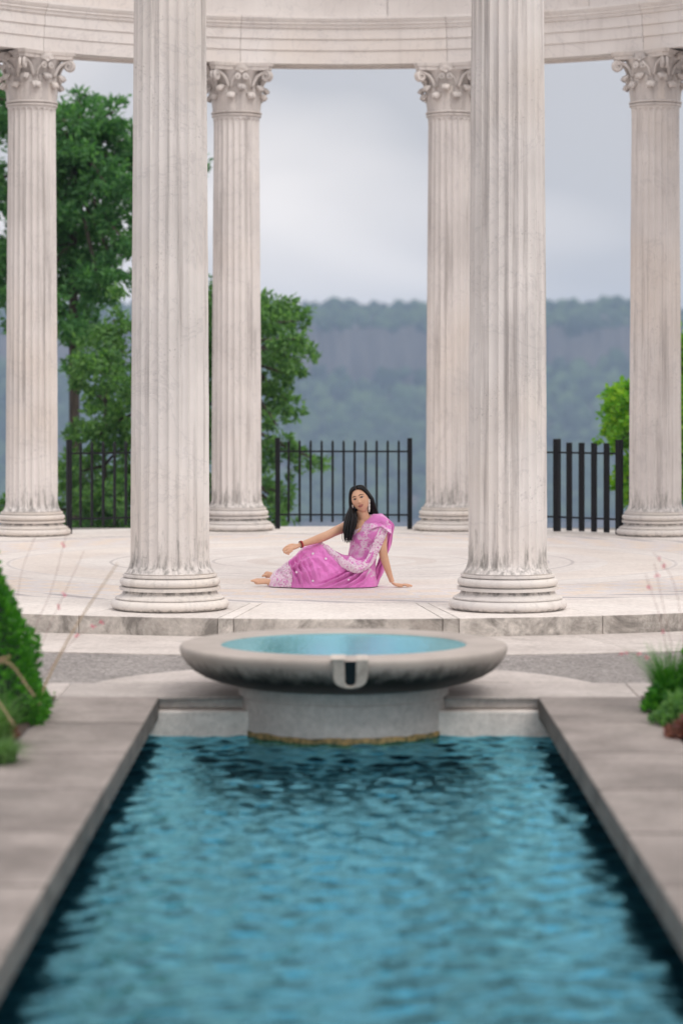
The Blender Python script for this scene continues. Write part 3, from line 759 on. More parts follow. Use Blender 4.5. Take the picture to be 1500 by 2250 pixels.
def leaf_cloud(P, N, L, W, rngl, bend=0.25, up=0.0):
    """P: points (n,3); N: preferred normals/dirs (n,3); each leaf is a bent diamond of two triangles"""
    n = len(P); d = N + rngl.normal(size=(n,3))*0.75; d[:,2] += up; d /= np.linalg.norm(d, axis=1, keepdims=True)
    o = np.cross(d, rngl.normal(size=(n,3))); o /= np.linalg.norm(o, axis=1, keepdims=True); b = np.cross(d, o)
    l = L*rngl.uniform(0.6, 1.35, (n,1)); w = W*rngl.uniform(0.7, 1.3, (n,1))
    A = P; B = P + d*l*0.5 + o*w*0.5 + b*l*bend*0.3; C = P + d*l; D = P + d*l*0.5 - o*w*0.5 + b*l*bend*0.3
    V = np.stack([A, B, C, D], 1).reshape(-1, 3); i = np.arange(n)[:,None]*4
    F = np.concatenate([i + np.array([[0,1,2]]), i + np.array([[0,2,3]])], 1).reshape(-1, 3)
    return V, F
def fast_mesh(name, V, F, mat, parent=None):
    me = bpy.data.meshes.new(name); me.from_pydata(V.tolist(), [], F.tolist()); me.materials.append(mat)
    return link(bpy.data.objects.new(name, me), parent)

# cone shrubs clipped to a point
def cone_shrub(loc, h, r, label, seed):
    g = np.random.default_rng(seed); root = empty('cone_shrub', loc); tag(root, label, 'shrub', 'clipped cone shrubs beside the pool')
    n = 16000; t = g.random(n)**1.35; a = g.random(n)*2*pi
    rr = r*np.minimum(1.0, 0.90+0.10*np.sin(np.minimum(t*9, 1.57)))*(1 - t**1.25)**0.80
    lump = np.array([0.07*mnoise.noise(Vector((cos(x)*2.5, sin(x)*2.5, y*7))) for x, y in zip(a, t)])
    dep = np.abs(g.normal(size=n))*0.035; rr = np.maximum(0.005, rr + lump*1.0 - dep)
    P = np.stack([rr*np.cos(a), rr*np.sin(a), t*h], 1); N = np.stack([np.cos(a), np.sin(a), np.full(n, 0.55)], 1)
    V, F = leaf_cloud(P, N, 0.036, 0.020, g, up=0.3); fast_mesh('foliage', V, F, MAT['leaf_cone'], root)
    MB().tube([(0,0,-0.05),(0,0,h*0.5),(0,0,h*0.93)], [0.03,0.02,0.005], 8).build('stem', MAT['bark'], root)
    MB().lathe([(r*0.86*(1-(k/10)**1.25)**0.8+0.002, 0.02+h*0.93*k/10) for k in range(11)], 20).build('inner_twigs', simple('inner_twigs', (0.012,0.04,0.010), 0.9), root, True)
    return root
cone_shrub((-2.02, 13.50, 0.0), 1.13, 0.50, 'clipped bright green cone shrub at the left edge', 3)
cone_shrub((2.19, 13.75, 0.0), 0.98, 0.42, 'clipped green cone shrub cut off by the right edge', 4)

def blades(root, name, mat, n, spread, L, w, lean, seed, droop=0.5):
    g = np.random.default_rng(seed); V = []; F = []
    for k in range(n):
        a = g.random()*2*pi; r = spread*sqrt(g.random()); p = Vector((r*cos(a), r*sin(a), 0)); az = g.random()*2*pi if r < spread*0.3 else a + g.normal()*0.7
        l = L*g.uniform(0.6, 1.15); ln = lean*g.uniform(0.3, 1.3); d = Vector((cos(az), sin(az), 0)); s = Vector((-sin(az), cos(az), 0)); b = len(V); m = 6
        for j in range(m):
            t = j/(m-1); q = p + d*(l*ln*t*t) + Vector((0,0,1))*(l*(t - droop*ln*t*t*t)); ww = w*(1-t*0.92)
            V += [tuple(q - s*ww), tuple(q + s*ww)]
        for j in range(m-1): F.append((b+2*j, b+2*j+1, b+2*j+3, b+2*j+2))
    return mesh_obj(name, V, F, mat, root)
def plumes(root, items, seed):
    g = np.random.default_rng(seed)
    for (pts, r) in items:
        pp = bezier_smooth(pts, 18); st = MB().tube(pp, [0.0025]*18, 5).build('stalk', MAT['stalk'], root)
        V = []; F = []; m = MB()
        P = []; N = []
        for k in range(420):
            t = 0.45 + 0.55*g.random(); i = t*17; q = pp[int(min(i, 16))].lerp(pp[min(int(i)+1, 17)], i-int(i)); dd = (pp[min(int(i)+1, 17)]-pp[int(min(i,16))]).normalized()
            P.append(q); N.append(dd*0.7 + Vector(g.normal(size=3))*0.5)
        V, F = leaf_cloud(np.array(P), np.array(N), r*2.4, 0.0016, g); fast_mesh('plume', V, F, MAT['plume'], root)
fg = empty('fountain_grass', (-1.70, 12.55, 0.0)); tag(fg, 'fountain grass with drooping tan plumes in the left bed', 'ornamental grass')
blades(fg, 'blades', MAT['grass'], 260, 0.10, 0.34, 0.004, 0.75, 11)
plumes(fg, [([(0,0,0),(-0.03,-0.05,0.30),(0.08,-0.10,0.42),(0.22,-0.14,0.26)], 0.006), ([(0,0,0),(-0.10,-0.12,0.22),(0.0,-0.2,0.30),(0.14,-0.28,0.14)], 0.006), ([(0,0,0),(-0.06,0.02,0.26),(0.0,-0.02,0.40),(0.09,-0.06,0.44)], 0.006)], 12)
lg = empty('grass_clump', (-1.64, 12.0, 0.0)); tag(lg, 'low soft green grass clump spilling onto the left coping', 'grass clump', 'low grass clumps along the beds')
blades(lg, 'blades', MAT['grass'], 900, 0.13, 0.15, 0.003, 0.9, 13, 0.7)
lg2 = empty('grass_clump', (-1.64, 13.75, 0.0)); tag(lg2, 'small pale green grass tuft at the foot of the left cone shrub', 'grass clump', 'low grass clumps along the beds')
blades(lg2, 'blades', MAT['grass'], 420, 0.07, 0.13, 0.003, 0.8, 14, 0.6)
# long dry stalk
sroot = empty('dry_grass_stalk', (-1.60, 13.35, 0.0)); tag(sroot, 'long tan dry grass stalk leaning across the left near column base', 'grass stalk')
MB().tube(bezier_smooth([(0.02,0.1,0.0),(0.055,0,0.18),(0.22,-0.02,0.50),(0.445,-0.05,0.84)], 14), [0.008,0.0075,0.007,0.007,0.0065,0.006,0.006,0.0055,0.005,0.005,0.0045,0.004,0.0035,0.003], 6).build('stem', MAT['stalk'], sroot)
MB().tube([(-0.16,0.1,0.0),(-0.25,0.05,0.5),(-0.19,0.05,0.95)], [0.006,0.006,0.004], 6).build('stem', MAT['stalk'], sroot)
def gaura(loc, stems, label, seed):
    g = np.random.default_rng(seed); root = empty('gaura_plant', loc); tag(root, label, 'flower', 'pink wand flowers beside the paving')
    P = []; N = []
    for st in stems:
        pp = bezier_smooth(st, 12); MB().tube(pp, 0.0013, 5).build('stem', MAT['thinstalk'], root)
        for t in (0.55, 0.72, 0.85, 0.93):
            if g.random() < 0.45:
                q = pp[int(t*11)]; m = MB(); 
                for k in range(4):
                    d = Vector(g.normal(size=3)).normalized(); s = d.orthogonal().normalized(); l = 0.019
                    m.add([q, q+d*l*0.6+s*l*0.35, q+d*l, q+d*l*0.6-s*l*0.35], [(0,1,2,3)])
                m.build('flower', MAT['pink'], root)
    g2 = np.random.default_rng(seed+5); n = 60; P = np.stack([g2.normal(0, 0.05, n), g2.normal(0, 0.08, n), np.abs(g2.normal(0.05, 0.05, n))], 1)
    V, F = leaf_cloud(P, np.tile([0,0,1.0], (n,1)), 0.05, 0.012, g2); fast_mesh('leaves', V, F, MAT['leaf_mid'], root)
    return root
gaura((-1.75, 14.30, 0), [[(0,0,0),(0.05,0,0.4),(0.14,0,0.62),(0.24,-0.05,0.98)],[(0,0,0),(0.1,0,0.35),(0.22,0,0.62),(0.32,0.02,0.84)],[(0,0,0),(0.14,0,0.2),(0.30,0,0.38),(0.46,0,0.46)],[(0,0,0),(-0.05,0.02,0.4),(-0.03,0,0.7),(0.05,0,0.92)]], 'spindly pink flowered stems rising beside the left cone shrub', 21)
gaura((1.84, 13.9, 0), [[(0,0,0),(-0.08,0,0.3),(-0.12,0,0.5),(-0.20,0,0.74)],[(0,0,0),(-0.05,0,0.3),(-0.10,0,0.55),(-0.15,0.03,0.80)],[(0,0,0),(-0.1,0,0.2),(-0.25,0,0.32),(-0.36,0,0.30)],[(0,0,0),(0.0,0,0.4),(-0.05,0,0.7),(-0.16,0,0.86)]], 'spindly pink flowered stems beside the right cone shrub', 24)
rg = empty('grass_clump', (1.77, 13.95, 0.0)); tag(rg, 'bright feathery green grass tuft in front of the right cone shrub', 'grass clump', 'low grass clumps along the beds')
blades(rg, 'blades', MAT['leaf_cone'], 700, 0.06, 0.36, 0.0028, 0.55, 31, 0.3)
def ground_plant(loc, r, h, n, mat, label, seed, L=0.045, W=0.028, flowers=0):
    g = np.random.default_rng(seed); root = empty('low_plant', loc); tag(root, label, 'plant', 'low leafy plants in the beds')
    a = g.random(n)*2*pi; rr = r*np.sqrt(g.random(n)); P = np.stack([rr*np.cos(a), rr*np.sin(a), h*(1-(rr/r)**2)*g.random(n)**0.5 + 0.01], 1)
    N = np.stack([np.cos(a), np.sin(a), np.full(n, 0.8)], 1); V, F = leaf_cloud(P, N, L, W, g); fast_mesh('leaves', V, F, mat, root)
    MB().tube([(0,0,0),(0,0,h*0.7)], [0.006,0.003], 6).build('stem', MAT['bark'], root)
    for k in range(flowers):
        q = Vector((g.normal()*r*0.4, -r*0.5, h*0.8)); m = MB()
        for j in range(5):
            d = Vector((cos(j*1.257), -0.3, sin(j*1.257))); s = Vector((-sin(j*1.257), 0, cos(j*1.257))); m.add([q, q+d*0.016+s*0.008, q+d*0.026, q+d*0.016-s*0.008], [(0,1,2,3)])
        m.build('flower', MAT['white_petal'], root)
    return root
ground_plant((1.79, 13.35, 0), 0.17, 0.15, 900, MAT['leaf_mid'], 'low green plant with a white flower in the right bed', 41, flowers=2)
ground_plant((1.76, 13.85, 0), 0.13, 0.16, 600, MAT['leaf_cone'], 'yellowish green low plant at the right bed corner', 42)
ground_plant((1.78, 12.85, 0), 0.14, 0.09, 700, MAT['red_leaf'], 'dark red leaved low plant at the right edge', 43)
ground_plant((-1.78, 12.75, 0), 0.16, 0.10, 600, MAT['red_leaf'], 'dark red brown low plant under the left plumes', 44)
ground_plant((1.95, 13.1, 0), 0.22, 0.20, 900, MAT['leaf_mid'], 'dense green low plant behind the red leaved one on the right', 45)
# pebbles at the right bed corner
g = np.random.default_rng(51); m = MB()
for k in range(160): m.sphere((1.70+abs(g.normal(0,0.12)), 14.5-abs(g.normal(0,0.35)), 0.01), (g.uniform(0.01,0.022), g.uniform(0.01,0.022), g.uniform(0.006,0.014)), 7, 5)
tag(m.build('pebbles', simple('pebble', (0.20,0.17,0.16), 0.9), smooth=True), 'small dark pebbles scattered over the right bed corner', 'pebbles', kind='stuff')

# ------------------------------------------------------------------ trees behind the temple
def px(x, y, D): return Vector(((x-750)*D/FPX, D, EYE - (y-863)*D/FPX))
def tree(name, label, base, clumps, mat, seed, n_leaf, L, W, depth=1.2, tr=0.14):
    """clumps: (centre, radius, weight)"""
    g = np.random.default_rng(seed); root = empty(name, base); tag(root, label, 'tree', 'trees behind the temple'); B = Vector(base)
    cs = [Vector(c)-B for c, r, w in clumps]; top = max(cs, key=lambda c: c.z); mid = sum(cs, Vector())/len(cs)
    trunk = bezier_smooth([(0,0,-0.3), (mid.x*0.3, mid.y*0.3, mid.z*0.4), (mid.x*0.8, mid.y*0.8, mid.z), (top.x*0.9, top.y, top.z*0.98)], 14)
    MB().tube(trunk, [tr*(1-0.93*i/13) for i in range(14)], 10).build('trunk', MAT['bark'], root, True)
    for c, (cc, r, w) in zip(cs, clumps):
        i = min(12, max(2, int(13*max(0.0, c.z-r*1.3)/max(0.1, top.z)))); s = trunk[i]
        MB().tube(bezier_smooth([s, s.lerp(c, 0.5)+Vector((0,0,0.12*r)), c, c+(c-s).normalized()*r*0.5], 8), [tr*0.30*(1-0.85*k/7)+0.004 for k in range(8)], 6).build('limb', MAT['bark'], root, True)
    tot = sum(w for _, _, w in clumps); Ps = []; Ns = []
    for c, (cc, r, w) in zip(cs, clumps):
        n = int(n_leaf*w/tot); sub = 12
        sc = g.normal(size=(sub, 3))*np.array([r*0.58, r*0.6*depth, r*0.58])
        k = g.integers(0, sub, n); q = sc[k] + g.normal(size=(n,3))*np.array([r*0.20, r*0.24, r*0.15])
        Ps.append(q + np.array(c)); Ns.append(q/np.maximum(1e-3, np.linalg.norm(q, axis=1, keepdims=True))*0.8 + np.array([0,0,-0.1]))
    V, F = leaf_cloud(np.concatenate(Ps), np.concatenate(Ns), L, W, g); fast_mesh('crown', V, F, mat, root)
    return root
def C(x, y, rpx, D=38.0, w=None):
    D2 = D + random.uniform(-1.0, 1.0); r = rpx*D/FPX; return (px(x, y, D2), r, w if w else r*r)
# tall dark tree
cl = [C(*c) for c in ((60,330,90),(-40,420,120),(160,275,50),(215,310,60),(240,250,36),(175,225,26),(150,370,80),(230,400,75),(180,480,85),(250,500,70),(90,520,95),(150,590,75),(215,610,60),(-60,600,110),(60,660,80),(165,690,50),(270,360,60),(330,380,70),(330,500,70),(10,220,60),(-70,250,80),(200,740,45),(190,330,60),(240,560,55),(120,440,70),(300,320,50))]
tree('broadleaf_tree', 'tall dark green tree beyond the left far column', (-3.9, 38.0, -5.0), cl, MAT['leaf_dark'], 61, 38000, 0.12, 0.046)
cl = [C(x, y, r, 35.5) for x, y, r in ((250,720,40),(180,800,42),(240,820,50),(270,770,40),(210,870,30),(270,900,45),(160,960,26),(220,960,45),(270,985,40),(180,1040,50),(250,1070,55),(160,1120,45),(220,1150,50),(290,1140,50),(330,900,60),(340,1050,60),(140,1050,30),(15,1120,35))]
tree('broadleaf_tree', 'lower mid green tree behind the left fence panel', (-3.1, 35.5, -3.5), cl, MAT['leaf_mid'], 62, 13500, 0.10, 0.046, tr=0.07)
cl = [C(x, y, r, 36.5) for x, y, r in ((585,690,36),(610,700,34),(640,745,40),(600,770,40),(650,790,32),(672,775,18),(655,705,22),(570,720,40),(625,820,22),(585,850,34),(620,870,28),(635,890,20),(590,920,22),(605,930,16),(630,985,28),(600,1010,30),(670,1000,28),(700,1015,16),(600,1090,26),(625,1085,22),(590,1140,28),(630,1130,18),(520,700,60),(500,800,70),(510,930,70),(490,1050,70),(430,760,60),(440,900,60),(420,1050,60),(470,660,40))]
tree('broadleaf_tree', 'green tree with open twiggy crown behind the second far column', (-1.9, 36.5, -4.0), cl, MAT['leaf_mid'], 63, 15000, 0.10, 0.045, tr=0.08)
cl = [C(x, y, r, 34.0) for x, y, r in ((1370,880,34),(1352,905,26),(1345,940,22),(1375,950,34),(1360,970,22),(1385,1000,20),(1380,1050,24),(1368,1070,18),(1400,900,50),(1440,880,60),(1440,980,60),(1450,1070,60),(1500,920,50),(1510,1020,50),(1500,740,26),(1480,800,40),(1390,860,30),(1385,1095,18))]
tree('broadleaf_tree', 'bright yellow green young tree beside the right far column', (4.3, 34.0, -3.5), cl, MAT['leaf_bright'], 64, 12000, 0.10, 0.055, tr=0.06)

# ------------------------------------------------------------------ seated woman in a pink sari
PD = 21.15
def Q(zx, zy, dy=0.0):
    """a point of the figure: picture offsets on the plane of her seat, turned into metres, dy behind (+) or before (-) that plane"""
    x = (520 + 0.28*zx - 750)*PD/FPX; z = EYE - (1040 + 0.28*zy - 863)*PD/FPX
    return Vector((x, PD + dy, z))
KM = 0.28*PD/FPX       # metres per drawing unit
def skin_mat():
    a = M('skin'); v = a.coords(); c = a.ramp(a.noise(v, 9, 4), (0.3, (0.60,0.345,0.225)), (0.7, (0.70,0.42,0.285)))
    a.set(Base_Color=c, Roughness=0.5); a.setin(a.p, 'Subsurface Weight', 0.12); a.setin(a.p, 'Subsurface Radius', (0.012,0.005,0.003)); a.setin(a.p, 'Specular IOR Level', 0.35); return a.m
MAT['skin'] = skin_mat()
def cloth(name, base, emb=0.0, scale=40.0, white=(0.80,0.70,0.78), lo=0.42):
    a = M(name); v = a.coords(); c = a.ramp(a.noise(v, 7, 4), (0.3, tuple(x*0.92 for x in base)), (0.7, tuple(min(1, x*1.06) for x in base)))
    if emb:
        # white thread work: curling outlines and filled petals
        w = a.n('ShaderNodeTexWave', wave_type='RINGS', rings_direction='SPHERICAL'); vv = a.voro(v, scale*0.40, out='Color'); 
        s2 = a.n('ShaderNodeVectorMath', operation='SCALE'); a.l(vv, s2.inputs[0]); s2.inputs['Scale'].default_value = 3.0
        ad = a.n('ShaderNodeVectorMath', operation='ADD'); a.l(s2.outputs[0], ad.inputs[0]); sc = a.n('ShaderNodeVectorMath', operation='SCALE'); a.l(v, sc.inputs[0]); sc.inputs['Scale'].default_value = scale*0.55; a.l(sc.outputs[0], ad.inputs[1])
        f1 = a.voro(v, scale*0.42); petals = a.ramp(a.math('SINE', a.math('MULTIPLY', f1, 17.0)), (0.30, 0.0), (0.5, 1.0))
        nz = a.ramp(a.noise(v, scale*0.42, 3, 0.6, 1.6), (lo, 0.0), (lo+0.05, 1.0), (lo+0.12, 1.0), (lo+0.17, 0.0))
        m = a.math('MAXIMUM', a.math('MULTIPLY', petals, 0.85), nz)
        if emb < 1: m = a.math('MULTIPLY', m, a.ramp(a.noise(v, scale*0.16, 2), (0.50-0.04, 0.0), (0.54, 1.0)))
        c = a.mix(a.math('MULTIPLY', m, 0.88), c, white)
        a.bump(m, 0.4, 0.002)
    a.set(Base_Color=c, Roughness=0.75); a.setin(a.p, 'Specular IOR Level', 0.2); a.setin(a.p, 'Sheen Weight', 0.25); return a.m
PINK = (0.72, 0.21, 0.56)
MAT['sari'] = cloth('sari_pink', PINK)
MAT['pallu'] = cloth('sari_embroidered', (0.70,0.21,0.55), 0.7, 42)
MAT['border'] = cloth('sari_border', (0.64,0.24,0.51), 1.0, 62, (0.82,0.74,0.79), 0.40)
MAT['lining'] = cloth('sari_underside', (0.50,0.13,0.42))
MAT['blouse'] = cloth('blouse_lilac', (0.62,0.42,0.56), 1.0, 70)
MAT['silver'] = simple('silver', (0.75,0.72,0.68), 0.28, Metallic=0.8)
MAT['hair'] = None
def hair_mat():
    a = M('hair'); v = a.coords((60,60,4)); a.set(Base_Color=a.ramp(a.noise(v, 2, 3), (0.3,(0.003,0.0028,0.003)), (0.7,(0.009,0.007,0.007))), Roughness=0.45); a.setin(a.p, 'Specular IOR Level', 0.22); a.bump(a.noise(v, 3, 3), 0.5, 0.004); return a.m
MAT['hair'] = hair_mat()

woman = empty('person', Q(900, 884)*1.0); W0 = woman.location.copy(); W0.z = FLOOR; woman.location = W0
tag(woman, 'woman in a pink embroidered sari sitting on the temple floor, leaning on one hand', 'person')
def L(v): return Vector(v) - W0
def bake(o, mods):
    for t, kw in mods:
        m = o.modifiers.new(t, t)
        for k, v in kw.items(): setattr(m, k, v)
    dg = bpy.context.evaluated_depsgraph_get(); ev = o.evaluated_get(dg); me = bpy.data.meshes.new_from_object(ev)
    o.modifiers.clear(); old = o.data; o.data = me; bpy.data.meshes.remove(old)
    me.polygons.foreach_set('use_smooth', [True]*len(me.polygons)); return o

HC_ = L(Q(968, 205, -0.03))
RH = Matrix.Rotation(radians(-18), 3, 'Y') @ Matrix.Rotation(radians(-9), 3, 'Z') @ Matrix.Rotation(radians(-7), 3, 'X')
def hp(x, y, z): return HC_ + RH @ Vector((x, y, z))
def head_pt(u, v_):
    """u: azimuth (0 = face), v_: latitude"""
    x = sin(u)*cos(v_); y = -cos(u)*cos(v_); z = sin(v_)
    px_, py_, pz_ = x*0.0715, y*0.088, z*0.106
    if pz_ < 0:
        k = (-pz_/0.106); px_ *= 1 - 0.30*k**1.6
        if y < 0: py_ *= 1 - 0.06*k
        else: py_ *= 1 - 0.35*k
    f = max(0, -y)**1.5
    if f > 0:
        G = lambda cx, cz, sx, sz: exp(-((px_-cx)/sx)**2 - ((pz_-cz)/sz)**2)
        d = 0
        nz = max(0.0, min(1.0, (0.020-pz_)/0.050)); d += 0.021*(nz**1.3)*exp(-(px_/0.0105)**2)*(1 if pz_ > -0.030 else exp(-((pz_+0.030)/0.007)**2))
        d += 0.006*(G(0.011,-0.028,0.006,0.007) + G(-0.011,-0.028,0.006,0.007))
        d -= 0.0085*(G(0.030,0.010,0.015,0.011) + G(-0.030,0.010,0.015,0.011))
        d += 0.004*(G(0.030,0.029,0.022,0.007) + G(-0.030,0.029,0.022,0.007))
        d += 0.005*(G(0.040,-0.022,0.018,0.018) + G(-0.040,-0.022,0.018,0.018))
        d += 0.0065*G(0,-0.052,0.020,0.006) + 0.0065*G(0,-0.0645,0.017,0.006) - 0.004*G(0,-0.0578,0.022,0.0022)
        d += 0.007*G(0,-0.092,0.017,0.013) - 0.003*G(0,-0.076,0.018,0.006)
        py_ -= d*f
    return px_, py_, pz_
def build_body():
    m = MB()
    # head
    nu, nv = 72, 56; V = [hp(*head_pt(0, -pi/2+1e-4))]; F = []
    for j in range(1, nv):
        for i in range(nu): V.append(hp(*head_pt(2*pi*i/nu, -pi/2 + pi*j/nv)))
    V.append(hp(*head_pt(0, pi/2-1e-4))); t = len(V)-1
    for i in range(nu):
        k = (i+1) % nu; F.append((0, 1+i, 1+k)); F.append((t, t-nu+k, t-nu+i))
        for j in range(nv-2): a = 1+j*nu; F.append((a+i, a+nu+i, a+nu+k, a+k))
    F = [tuple(reversed(f)) for f in F]
    m.add(V, F)
    for s in (-1, 1): m.sphere(hp(s*0.067, 0.012, -0.004), (0.008, 0.016, 0.028), 12, 10, RH)
    # neck
    m.tube([L(Q(978,285,0.0)), L(Q(988,320,0.0)), L(Q(1000,355,0.01)), L(Q(1005,400,0.01))], [0.048,0.046,0.050,0.062], 20)
    # torso
    tp = [L(Q(x, y, d)) for x, y, d in ((1010,830,0.02),(1000,760,0.02),(985,680,0.02),(985,610,0.02),(1000,530,0.01),(1010,460,0.0),(1008,410,0.0),(1005,370,0.01))]
    m.tube(tp, [0.085,0.095,0.092,0.090,0.098,0.104,0.092,0.055], 24, up=(0.5,-0.85,0), flat=0.78)
    RS, LS = L(Q(872,418,0.085)), L(Q(1132,396,-0.075))
    m.tube([RS, L(Q(940,398,0.04)), L(Q(1005,385,0.01)), L(Q(1075,380,-0.04)), LS], [0.044,0.050,0.055,0.052,0.047], 16)
    # right arm (left in the picture), resting out over the knee
    m.tube(bezier_smooth([RS, L(Q(790,448,0.02)), L(Q(695,490,-0.06)), L(Q(600,522,-0.11)), L(Q(498,552,-0.155))], 14), [0.046,0.044,0.042,0.040,0.038,0.036,0.036,0.037,0.036,0.033,0.030,0.027,0.024,0.0225], 16)
    # left arm, propped on the floor
    m.tube(bezier_smooth([LS, L(Q(1140,490,-0.10)), L(Q(1146,620,-0.11)), L(Q(1180,740,-0.09)), L(Q(1216,846,-0.06))], 14), [0.047,0.045,0.042,0.040,0.038,0.036,0.036,0.036,0.034,0.031,0.028,0.025,0.022,0.021], 16)
    # left hand: palm down, fingers to the right
    hz = 868
    m.tube([L(Q(1212,838,-0.06)), L(Q(1222,858,-0.06)), L(Q(1245,868,-0.063)), L(Q(1282,873,-0.068)), L(Q(1300,875,-0.07))], [0.021,0.024,0.031,0.034,0.030], 16, flat=0.42, up=(0,0,1))
    for (x0, dy, x1, dy1, r) in ((1292,-0.097,1350,-0.118,0.0078),(1296,-0.080,1372,-0.092,0.0082),(1296,-0.062,1376,-0.064,0.0084),(1292,-0.044,1362,-0.036,0.0080)):
        m.tube(bezier_smooth([L(Q(x0-14,872,dy*0.95)), L(Q((x0+x1)/2,869,(dy+dy1)/2)), L(Q(x1-18,875,dy1)), L(Q(x1,879,dy1))], 8), [r*1.1]*3+[r]*3+[r*0.9, r*0.7], 8)
    m.tube(bezier_smooth([L(Q(1232,864,-0.085)), L(Q(1262,874,-0.118)), L(Q(1300,879,-0.132))], 7), [0.012,0.0115,0.011,0.010,0.0095,0.009,0.007], 8)
    # right hand: relaxed, fingers drooping and curling
    m.tube([L(Q(505,550,-0.152)), L(Q(482,560,-0.158)), L(Q(452,570,-0.163)), L(Q(425,578,-0.166))], [0.022,0.027,0.032,0.029], 16, flat=0.52, up=(0,-0.4,1))
    for (a, b, c, d, r) in (((432,560,-0.165),(392,566,-0.172),(372,585,-0.176),(368,602,-0.172),0.0078),
                            ((430,572,-0.180),(392,584,-0.188),(376,600,-0.190),(380,616,-0.184),0.0082),
                            ((434,584,-0.186),(402,600,-0.194),(392,614,-0.194),(398,624,-0.188),0.0082),
                            ((442,592,-0.186),(418,610,-0.192),(410,622,-0.190),(414,628,-0.184),0.0078)):
        m.tube(bezier_smooth([L(Q(*a)), L(Q(*b)), L(Q(*c)), L(Q(*d))], 9), [r*1.15]*3+[r]*4+[r*0.9, r*0.7], 8)
    m.tube(bezier_smooth([L(Q(468,556,-0.148)), L(Q(430,552,-0.145)), L(Q(396,566,-0.150)), L(Q(376,580,-0.154))], 8), [0.012,0.012,0.011,0.0105,0.010,0.009,0.008,0.0065], 8)
    # legs inside the skirt, feet beyond the hem
    m.tube(bezier_smooth([L(Q(1000,800,0.07)), L(Q(820,742,0.03)), L(Q(655,612,0.03)), L(Q(480,715,0.05)), L(Q(300,836,0.05))], 16), [0.075,0.072,0.068,0.066,0.062,0.058,0.053,0.052,0.055,0.054,0.050,0.045,0.040,0.036,0.033,0.032], 16)
    m.tube(bezier_smooth([L(Q(1000,815,-0.07)), L(Q(820,825,-0.11)), L(Q(650,825,-0.15)), L(Q(470,835,-0.10)), L(Q(300,852,-0.05))], 16), [0.065,0.062,0.060,0.058,0.055,0.052,0.050,0.050,0.050,0.048,0.046,0.042,0.038,0.034,0.031,0.030], 16)
    def foot(an, heel, ball, toe, side, w):
        an, heel, ball, toe = [L(Q(*p)) for p in (an, heel, ball, toe)]
        m.tube(bezier_smooth([heel, heel.lerp(ball, 0.45)+Vector((0,0,0.012)), ball, ball.lerp(toe, 0.5)], 9), [0.022,0.028,0.031,0.031,0.031,0.033,0.034,0.030,0.020], 14, flat=0.62, up=(0,-0.5,0.85))
        m.tube([an, an.lerp(heel, 0.4), heel.lerp(ball, 0.4)], [0.030,0.031,0.026], 12)
        d = (toe-ball); s = Vector((0.0, 1.0, 0.25)).normalized()
        for k, (l, r) in enumerate(((1.0,0.0095),(0.92,0.0078),(0.80,0.0074),(0.68,0.007),(0.52,0.0066))):
            o = s*((k-1.8)*0.0128*side); m.tube([ball+o, ball+o*1.05+d*0.6*l+Vector((0,0,0.004)), ball+o*1.08+d*l], [r*1.2, r*1.05, r*0.75], 8)
    foot((300,838,-0.05), (288,862,-0.05), (170,845,-0.05), (112,832,-0.05), 1, 1)
    foot((300,825,0.05), (290,830,0.06), (238,800,0.07), (196,806,0.075), 1, 1)
    o = m.build('body', MAT['skin'], woman, True)
    bake(o, [('REMESH', dict(mode='VOXEL', voxel_size=0.0036, use_smooth_shade=True)), ('SMOOTH', dict(factor=0.5, iterations=3))])
    return o
body = build_body()
# face details
eyew = simple('eye_white', (0.55,0.48,0.44), 0.3); iris = simple('iris', (0.012,0.007,0.005), 0.2); brow = simple('brow_hair', (0.012,0.009,0.008), 0.8); lipm = simple('lip', (0.42,0.13,0.12), 0.45)
def on_face(x, z, off=0.0):
    u0, v0 = 0.0, 0.0      # find the surface point with these x, z
    best = None; v_ = asin(max(-1, min(1, z/0.106)))
    lo, hi = -1.5, 1.5
    for _ in range(40):
        mid = (lo+hi)/2
        if head_pt(mid, v_)[0] < x: lo = mid
        else: hi = mid
    p = head_pt((lo+hi)/2, v_); return hp(p[0], p[1]-off, p[2])
for s in (-1, 1):
    ec = on_face(s*0.030, 0.009, 0.000)
    e_ = MB().sphere((0,0,0), (0.0130, 0.0055, 0.0046), 14, 10, RH).build('eye', eyew, woman, True, loc=ec)
    MB().sphere((0,0,0), (0.0056, 0.0030, 0.0048), 12, 8, RH).build('iris', iris, e_, True, loc=(RH @ Vector((0.000,-0.0047,0.000))))
    lash = [on_face(s*0.030 + t*0.0165, 0.009 + 0.0058*(1-(t*0.95)**2) - 0.0015*(t*s < 0), 0.0030) for t in np.linspace(-1, 1, 9)]
    MB().tube(lash, [0.0010,0.0016,0.002,0.0022,0.0022,0.0022,0.0022,0.0020,0.0012], 6).build('eyelash', brow, woman, True)
    lash = [on_face(s*0.030 + t*0.0145, 0.009 - 0.0046*(1-(t*0.95)**2), 0.0026) for t in np.linspace(-1, 1, 9)]
    MB().tube(lash, 0.0009, 6).build('lower_lid', brow, woman, True)
    br = [on_face(s*(0.012 + 0.040*t), 0.0255 + 0.0085*sin(pi*min(1, t*0.8+0.12)) - 0.003*t, 0.0016) for t in np.linspace(0, 1, 10)]
    MB().tube(br, [0.0026,0.0036,0.0040,0.0040,0.0038,0.0034,0.0029,0.0024,0.0017,0.0009], 6, flat=0.7).build('eyebrow', brow, woman, True)
up_l = [on_face(t*0.0235, -0.0530 + 0.0020*abs(t)**0.5*(1-abs(t))*3 + 0.001*abs(t) + 0.002*t, 0.0012) for t in np.linspace(-1, 1, 13)]
